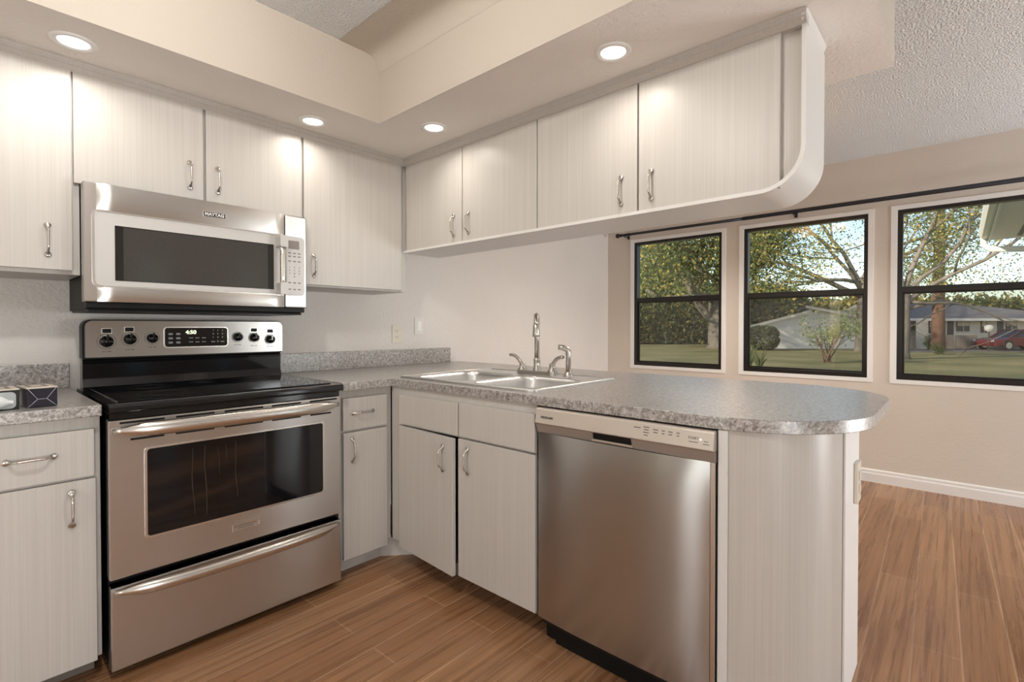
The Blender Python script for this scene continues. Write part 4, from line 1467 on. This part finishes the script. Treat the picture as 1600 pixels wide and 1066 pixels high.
# long low house
h2 = thing('neighbor_house', 'long low cream house with grey roof and privacy fences beyond the nearest window', 'house', (47.0, -2.9, G))
g0 = np.array(cam0) + np.array(FWD) * 36.5
def QP0(px, z, f_):
    D = 36.5
    return tuple(g0 + np.array(RT) * ((px - 800) / 780 * D) + np.array(FWD) * f_ + np.array([0, 0, z]))
def QR(px, z, f_):
    D = 36.5 + f_
    return tuple(np.array(cam0) + np.array(FWD) * D + np.array(RT) * ((px - 800) / 780 * D) + np.array([0, 0, z]))
def hbox(px0, px1, z0, z1, f0, f1, Q=None):
    QP = Q or QP0
    mb = MB()
    q = [(px0, z0), (px1, z0), (px1, z1), (px0, z1)]
    mb.add([QP(a, z, f0) for a, z in q] + [QP(a, z, f1) for a, z in q], [(0, 1, 2, 3), (7, 6, 5, 4)] + [((i + 1) % 4, i, 4 + i, 4 + (i + 1) % 4) for i in range(4)])
    return mb
hbox(1395, 1690, G, 1.70, 0, 8).build('wall', M['house_wall'], h2)
rf = MB()
vs = [QP0(1388, 1.72, -.7), QP0(1698, 1.72, -.7), QP0(1698, 1.72, 8.7), QP0(1388, 1.72, 8.7), QP0(1400, 3.05, 4.0), QP0(1560, 3.05, 4.0), QP0(1640, 2.75, 4.0)]
rf.add(vs, [(0, 1, 6, 5, 4), (2, 3, 4, 5, 6), (1, 2, 6), (3, 0, 4), (3, 2, 1, 0)])
rfo = rf.build('roof', M['shingle'], h2)
hbox(1387, 1699, 1.60, 1.78, -.78, -.70).build('fascia_board', M['fascia'], rfo)
for px in (1444, 1514):
    hbox(px - 4, px + 4, 2.72, 2.98, 2.4, 2.9).build('roof_vent', M['soffit_out'], rfo)
for a, b, z0, z1 in ((1413, 1431, .85, 1.6), (1451, 1462, .72, 1.58), (1494, 1514, .85, 1.6), (1532, 1541, .75, 1.6), (1571, 1588, .85, 1.6), (1620, 1636, .85, 1.6)):
    wn = hbox(a, b, z0, z1, -.06, .02).build('window', M['house_glass'], h2)
    hbox(a + .8, b - .8, (z0 + z1) / 2 + .02, z1 - .03, -.075, -.061).build('blind', M['blind'], wn)
    hbox((a + b) / 2 - .4, (a + b) / 2 + .4, z0, z1, -.085, -.076).build('mullion', M['fascia'], wn)
for a, b in ((1480, 1489), (1558, 1567)):
    hbox(a, b, G + .05, 1.6, -.06, .02).build('door', M['door_dark'], h2)
for a, b, z1 in ((1411, 1430, .60), (1472, 1491, .62), (1492, 1527, .60), (1545, 1592, .66)):
    hbox(a, b, G, z1, -2.2, -2.1, QR).build('privacy_fence', M['fence'], h2)
hbox(1431, 1450, G, 1.60, -2.0, -.05, QR).build('entry_block', M['house_wall'], h2)

# drive in front of the long house
mb = MB()
mb.add([QR(1380, G + .012, -6.4), QR(1720, G + .012, -6.4), QR(1720, G + .012, -2.3), QR(1380, G + .012, -2.3)], [(0, 1, 2, 3)])
mb.build('driveway', M['asphalt'], None, kind='structure')

# dark red car
cx_ = Vector(QR(1588, G + .012, -4.2))
car = thing('car', 'dark red parked sedan in front of the long house', 'car', cx_)
def CP(l, w, z):
    return tuple(cx_ + RT * l + FWD * w + UP * z)
body = [(-2.15, .28), (-2.18, .55), (-2.05, .68), (-1.2, .80), (-.95, .84), (1.6, .88), (2.05, .84), (2.2, .6), (2.15, .28)]
mb = MB()
n = len(body)
lo_ = [CP(l, -.85, z) for l, z in body]
hi_ = [CP(l, .85, z) for l, z in body]
mb.add(lo_ + hi_, [tuple(range(n - 1, -1, -1)), tuple(range(n, 2 * n))] + [(i, (i + 1) % n, n + (i + 1) % n, n + i) for i in range(n)])
cb = mb.build('body', M['car_red'], car, bevel=.05, seg=3)
cab = [(-1.1, .80), (-.25, 1.28), (.75, 1.32), (1.65, .86)]
mb = MB()
n = 4
mb.add([CP(l, -.78 + .16 * (z > 1), z) for l, z in cab] + [CP(l, .78 - .16 * (z > 1), z) for l, z in cab], [tuple(range(n - 1, -1, -1)), tuple(range(n, 2 * n))] + [(i, (i + 1) % n, n + (i + 1) % n, n + i) for i in range(n)])
mb.build('cabin_glass', M['car_glass'], car, bevel=.04, seg=2)
mb = MB()
mb.tube([CP(-1.12, -.72, .83), CP(-.25, -.60, 1.31), CP(.75, -.60, 1.35), CP(1.66, -.72, .89)], .035, 8)
mb.tube([CP(-1.12, .72, .83), CP(-.25, .60, 1.31), CP(.75, .60, 1.35), CP(1.66, .72, .89)], .035, 8)
q = [CP(-.25, -.60, 1.33), CP(.75, -.60, 1.37), CP(.75, .60, 1.37), CP(-.25, .60, 1.33)]
mb.add(q, [(0, 1, 2, 3)])
mb.build('roof', M['car_red'], car)
for l in (-1.35, 1.35):
    for w in (-.80, .80):
        wh = MB().lathe([(.31, -.1), (.33, -.06), (.33, .06), (.31, .1)], CP(l, w, .33), tuple(FWD), 22).build('wheel', M['tyre'], car)
        MB().lathe([(.20, -.108), (.20, .108)], CP(l, w, .33), tuple(FWD), 16).build('hubcap', M['bar'], wh)
for w in (-.62, .62):
    MB().lathe([(.09, -.02), (.10, .02), (.06, .05)], CP(-2.12, w, .60), tuple(-RT), 12).build('headlight', M['globe'], car)

# globe lamp post
lp = Vector(QR(1545, G, -5.0))
t_ = thing('lamp_post', 'short post lamp with a white globe in front of the long house', 'lamp', lp)
MB().tube([lp, lp + UP * 1.25], .035, 10).build('post', M['door_dark'], t_)
MB().lathe([(.05, 1.2), (.17, 1.28), (.235, 1.42), (.20, 1.56), (.10, 1.63), (0, 1.645)], lp, 'z', 18).build('globe', M['globe'], t_)

# clipped dark bush by the white-sided house
bpos = Vector(cam0) + FWD * 32.5 + RT * ((1192 - 800) / 780 * 32.5)
t_ = thing('clipped_bush', 'dark rounded clipped bush at the left end of the white-sided house', 'bush', (bpos.x, bpos.y, G))
MB().tube([(bpos.x, bpos.y, G - .05), (bpos.x, bpos.y, G + .6)], .08, 8).build('stem', M['bark_brown'], t_)
def ball(rng):
    def fn(n):
        d_ = rng.normal(size=(n, 3)); d_ /= np.linalg.norm(d_, axis=1)[:, None]
        d_ = np.sign(d_) * np.abs(d_) ** .75
        return np.array([bpos.x, bpos.y, G + .80]) + d_ * np.array([.95, .95, .80]) * rng.uniform(.82, 1, (n, 1))
    return fn
foliage('foliage', t_, [LD, LG], [.85, .15], 2600, ball, .10, 55)
# airy shrub with several thin stems
sx0 = Vector(cam0) + FWD * 21.0 + RT * ((1292 - 800) / 780 * 21.0)
t_ = thing('leafy_shrub', 'airy leafy shrub with several thin stems in front of the white-sided house', 'shrub', (sx0.x, sx0.y, G))
mb = MB()
tips = []
rnd = random.Random(12)
for k in range(7):
    grow(mb, (sx0.x + rnd.gauss(0, .08), sx0.y + rnd.gauss(0, .08), G - .03), dv(rnd.uniform(-.9, .9), 1.1, rnd.uniform(-.4, .4)), rnd.uniform(1.0, 1.35), .032, 2, rnd, tips, spread=.5, kids=3, wob=.1)
mb.build('stems', M['bark_brown'], t_)
T_ = np.array([q[:] for q in tips])
foliage('foliage', t_, [LB, LG], [.75, .25], 1500, lambda rng: (lambda n: T_[rng.integers(0, len(T_), n)] + rng.normal(0, .12, (n, 3))), .052, 56)
# spiky plants close to the middle window
for j, (px, D, lab) in enumerate(((1172, 17.5, 'tall spiky green plant at the lower left corner of the middle window'), (1187, 16.5, 'shorter spiky grey-green plant right of the tall spiky one'))):
    b0 = Vector(cam0) + FWD * D + RT * ((px - 800) / 780 * D)
    mb = MB()
    rnd = random.Random(60 + j)
    for k in range(26):
        a = rnd.uniform(0, 2 * math.pi)
        ln = rnd.uniform(.55, 1.05) * (1.15 if j == 0 else 1.0)
        out_ = rnd.uniform(.1, .42)
        q = [(b0.x + math.cos(a) * out_ * s2 ** 1.5, b0.y + math.sin(a) * out_ * s2 ** 1.5, G - .02 + ln * (s2 - .18 * s2 ** 3)) for s2 in (0, .25, .5, .75, 1.0)]
        mb.tube(q, [.014, .018, .016, .010, .002], 5)
    mb.build('spiky_plant', M['leaf_bright'] if j == 0 else M['leaf_green'], None, label=lab, category='plant')
# low shrubs in front of the pine
for j, (px, D, hh, mats, lab) in enumerate(((1466, 27.5, .62, [LG, LD], 'low grey-green shrub on the lawn before the pine'), (1452, 33.0, .95, [LB, LG], 'bright green leafy plant left of the pine trunk'))):
    b0 = Vector(cam0) + FWD * D + RT * ((px - 800) / 780 * D)
    t_ = thing('garden_shrub', lab, 'shrub', (b0.x, b0.y, G))
    mb = MB()
    tips = []
    rnd = random.Random(70 + j)
    for k in range(8):
        grow(mb, (b0.x, b0.y, G - .02), dv(rnd.uniform(-.8, .8), 1, rnd.uniform(-.5, .5)), hh * .6, .02, 1, rnd, tips, kids=3)
    mb.build('stems', M['bark'], t_)
    T2 = np.array([q[:] for q in tips])
    foliage('foliage', t_, mats, [.7, .3], 900, lambda rng, T2=T2: (lambda n: T2[rng.integers(0, len(T2), n)] + rng.normal(0, .09, (n, 3))), .06, 90 + j)

# eave of this building's wing outside the nearest window
ev = thing('house_eave', 'white gutter and grey soffit of a nearby eave outside the nearest window', 'eave', (7.8, -3.4, 2.4))
ex0, ex1, ye = 4.5, 9.75, -2.99
MB().box(ex0, ex1, ye - 1.4, ye - .02, 2.41, 2.44).build('soffit', M['soffit_out'], ev)
mb = MB()
for q in (.28, .62):
    mb.box(ex0 + .2, ex1 - .25, ye - q - .05, ye - q, 2.405, 2.4099)
mb.build('soffit_vent', M['door_dark'], ev)
MB().box(ex0, ex1, ye - .02, ye, 2.38, 2.56).build('fascia_board', M['fascia'], ev)
MB().prism([(ye + .001, 2.54), (ye + .001, 2.43), (ye + .03, 2.41), (ye + .075, 2.42), (ye + .105, 2.50), (ye + .105, 2.545), (ye + .098, 2.545), (ye + .09, 2.50), (ye + .07, 2.435), (ye + .012, 2.44), (ye + .008, 2.54)], 'x', ex0, ex1 + .02).build('gutter', M['fascia'], ev)
MB().prism([(ye - 1.4, 2.45), (ye - .02, 2.45), (ye - .0, 2.57), (ye - 1.4, 2.95)], 'x', ex0, ex1).build('roof', M['shingle'], ev)
MB().tube([(ex1 - .12, ye + .05, 2.43), (ex1 - .12, ye + .05, 2.33), (ex1 - .14, ye - .02, 2.26), (ex1 - .28, ye - .55, 2.20), (ex1 - .4, ye - 1.2, 2.16)], .042, 10).build('downspout', M['fascia'], ev)
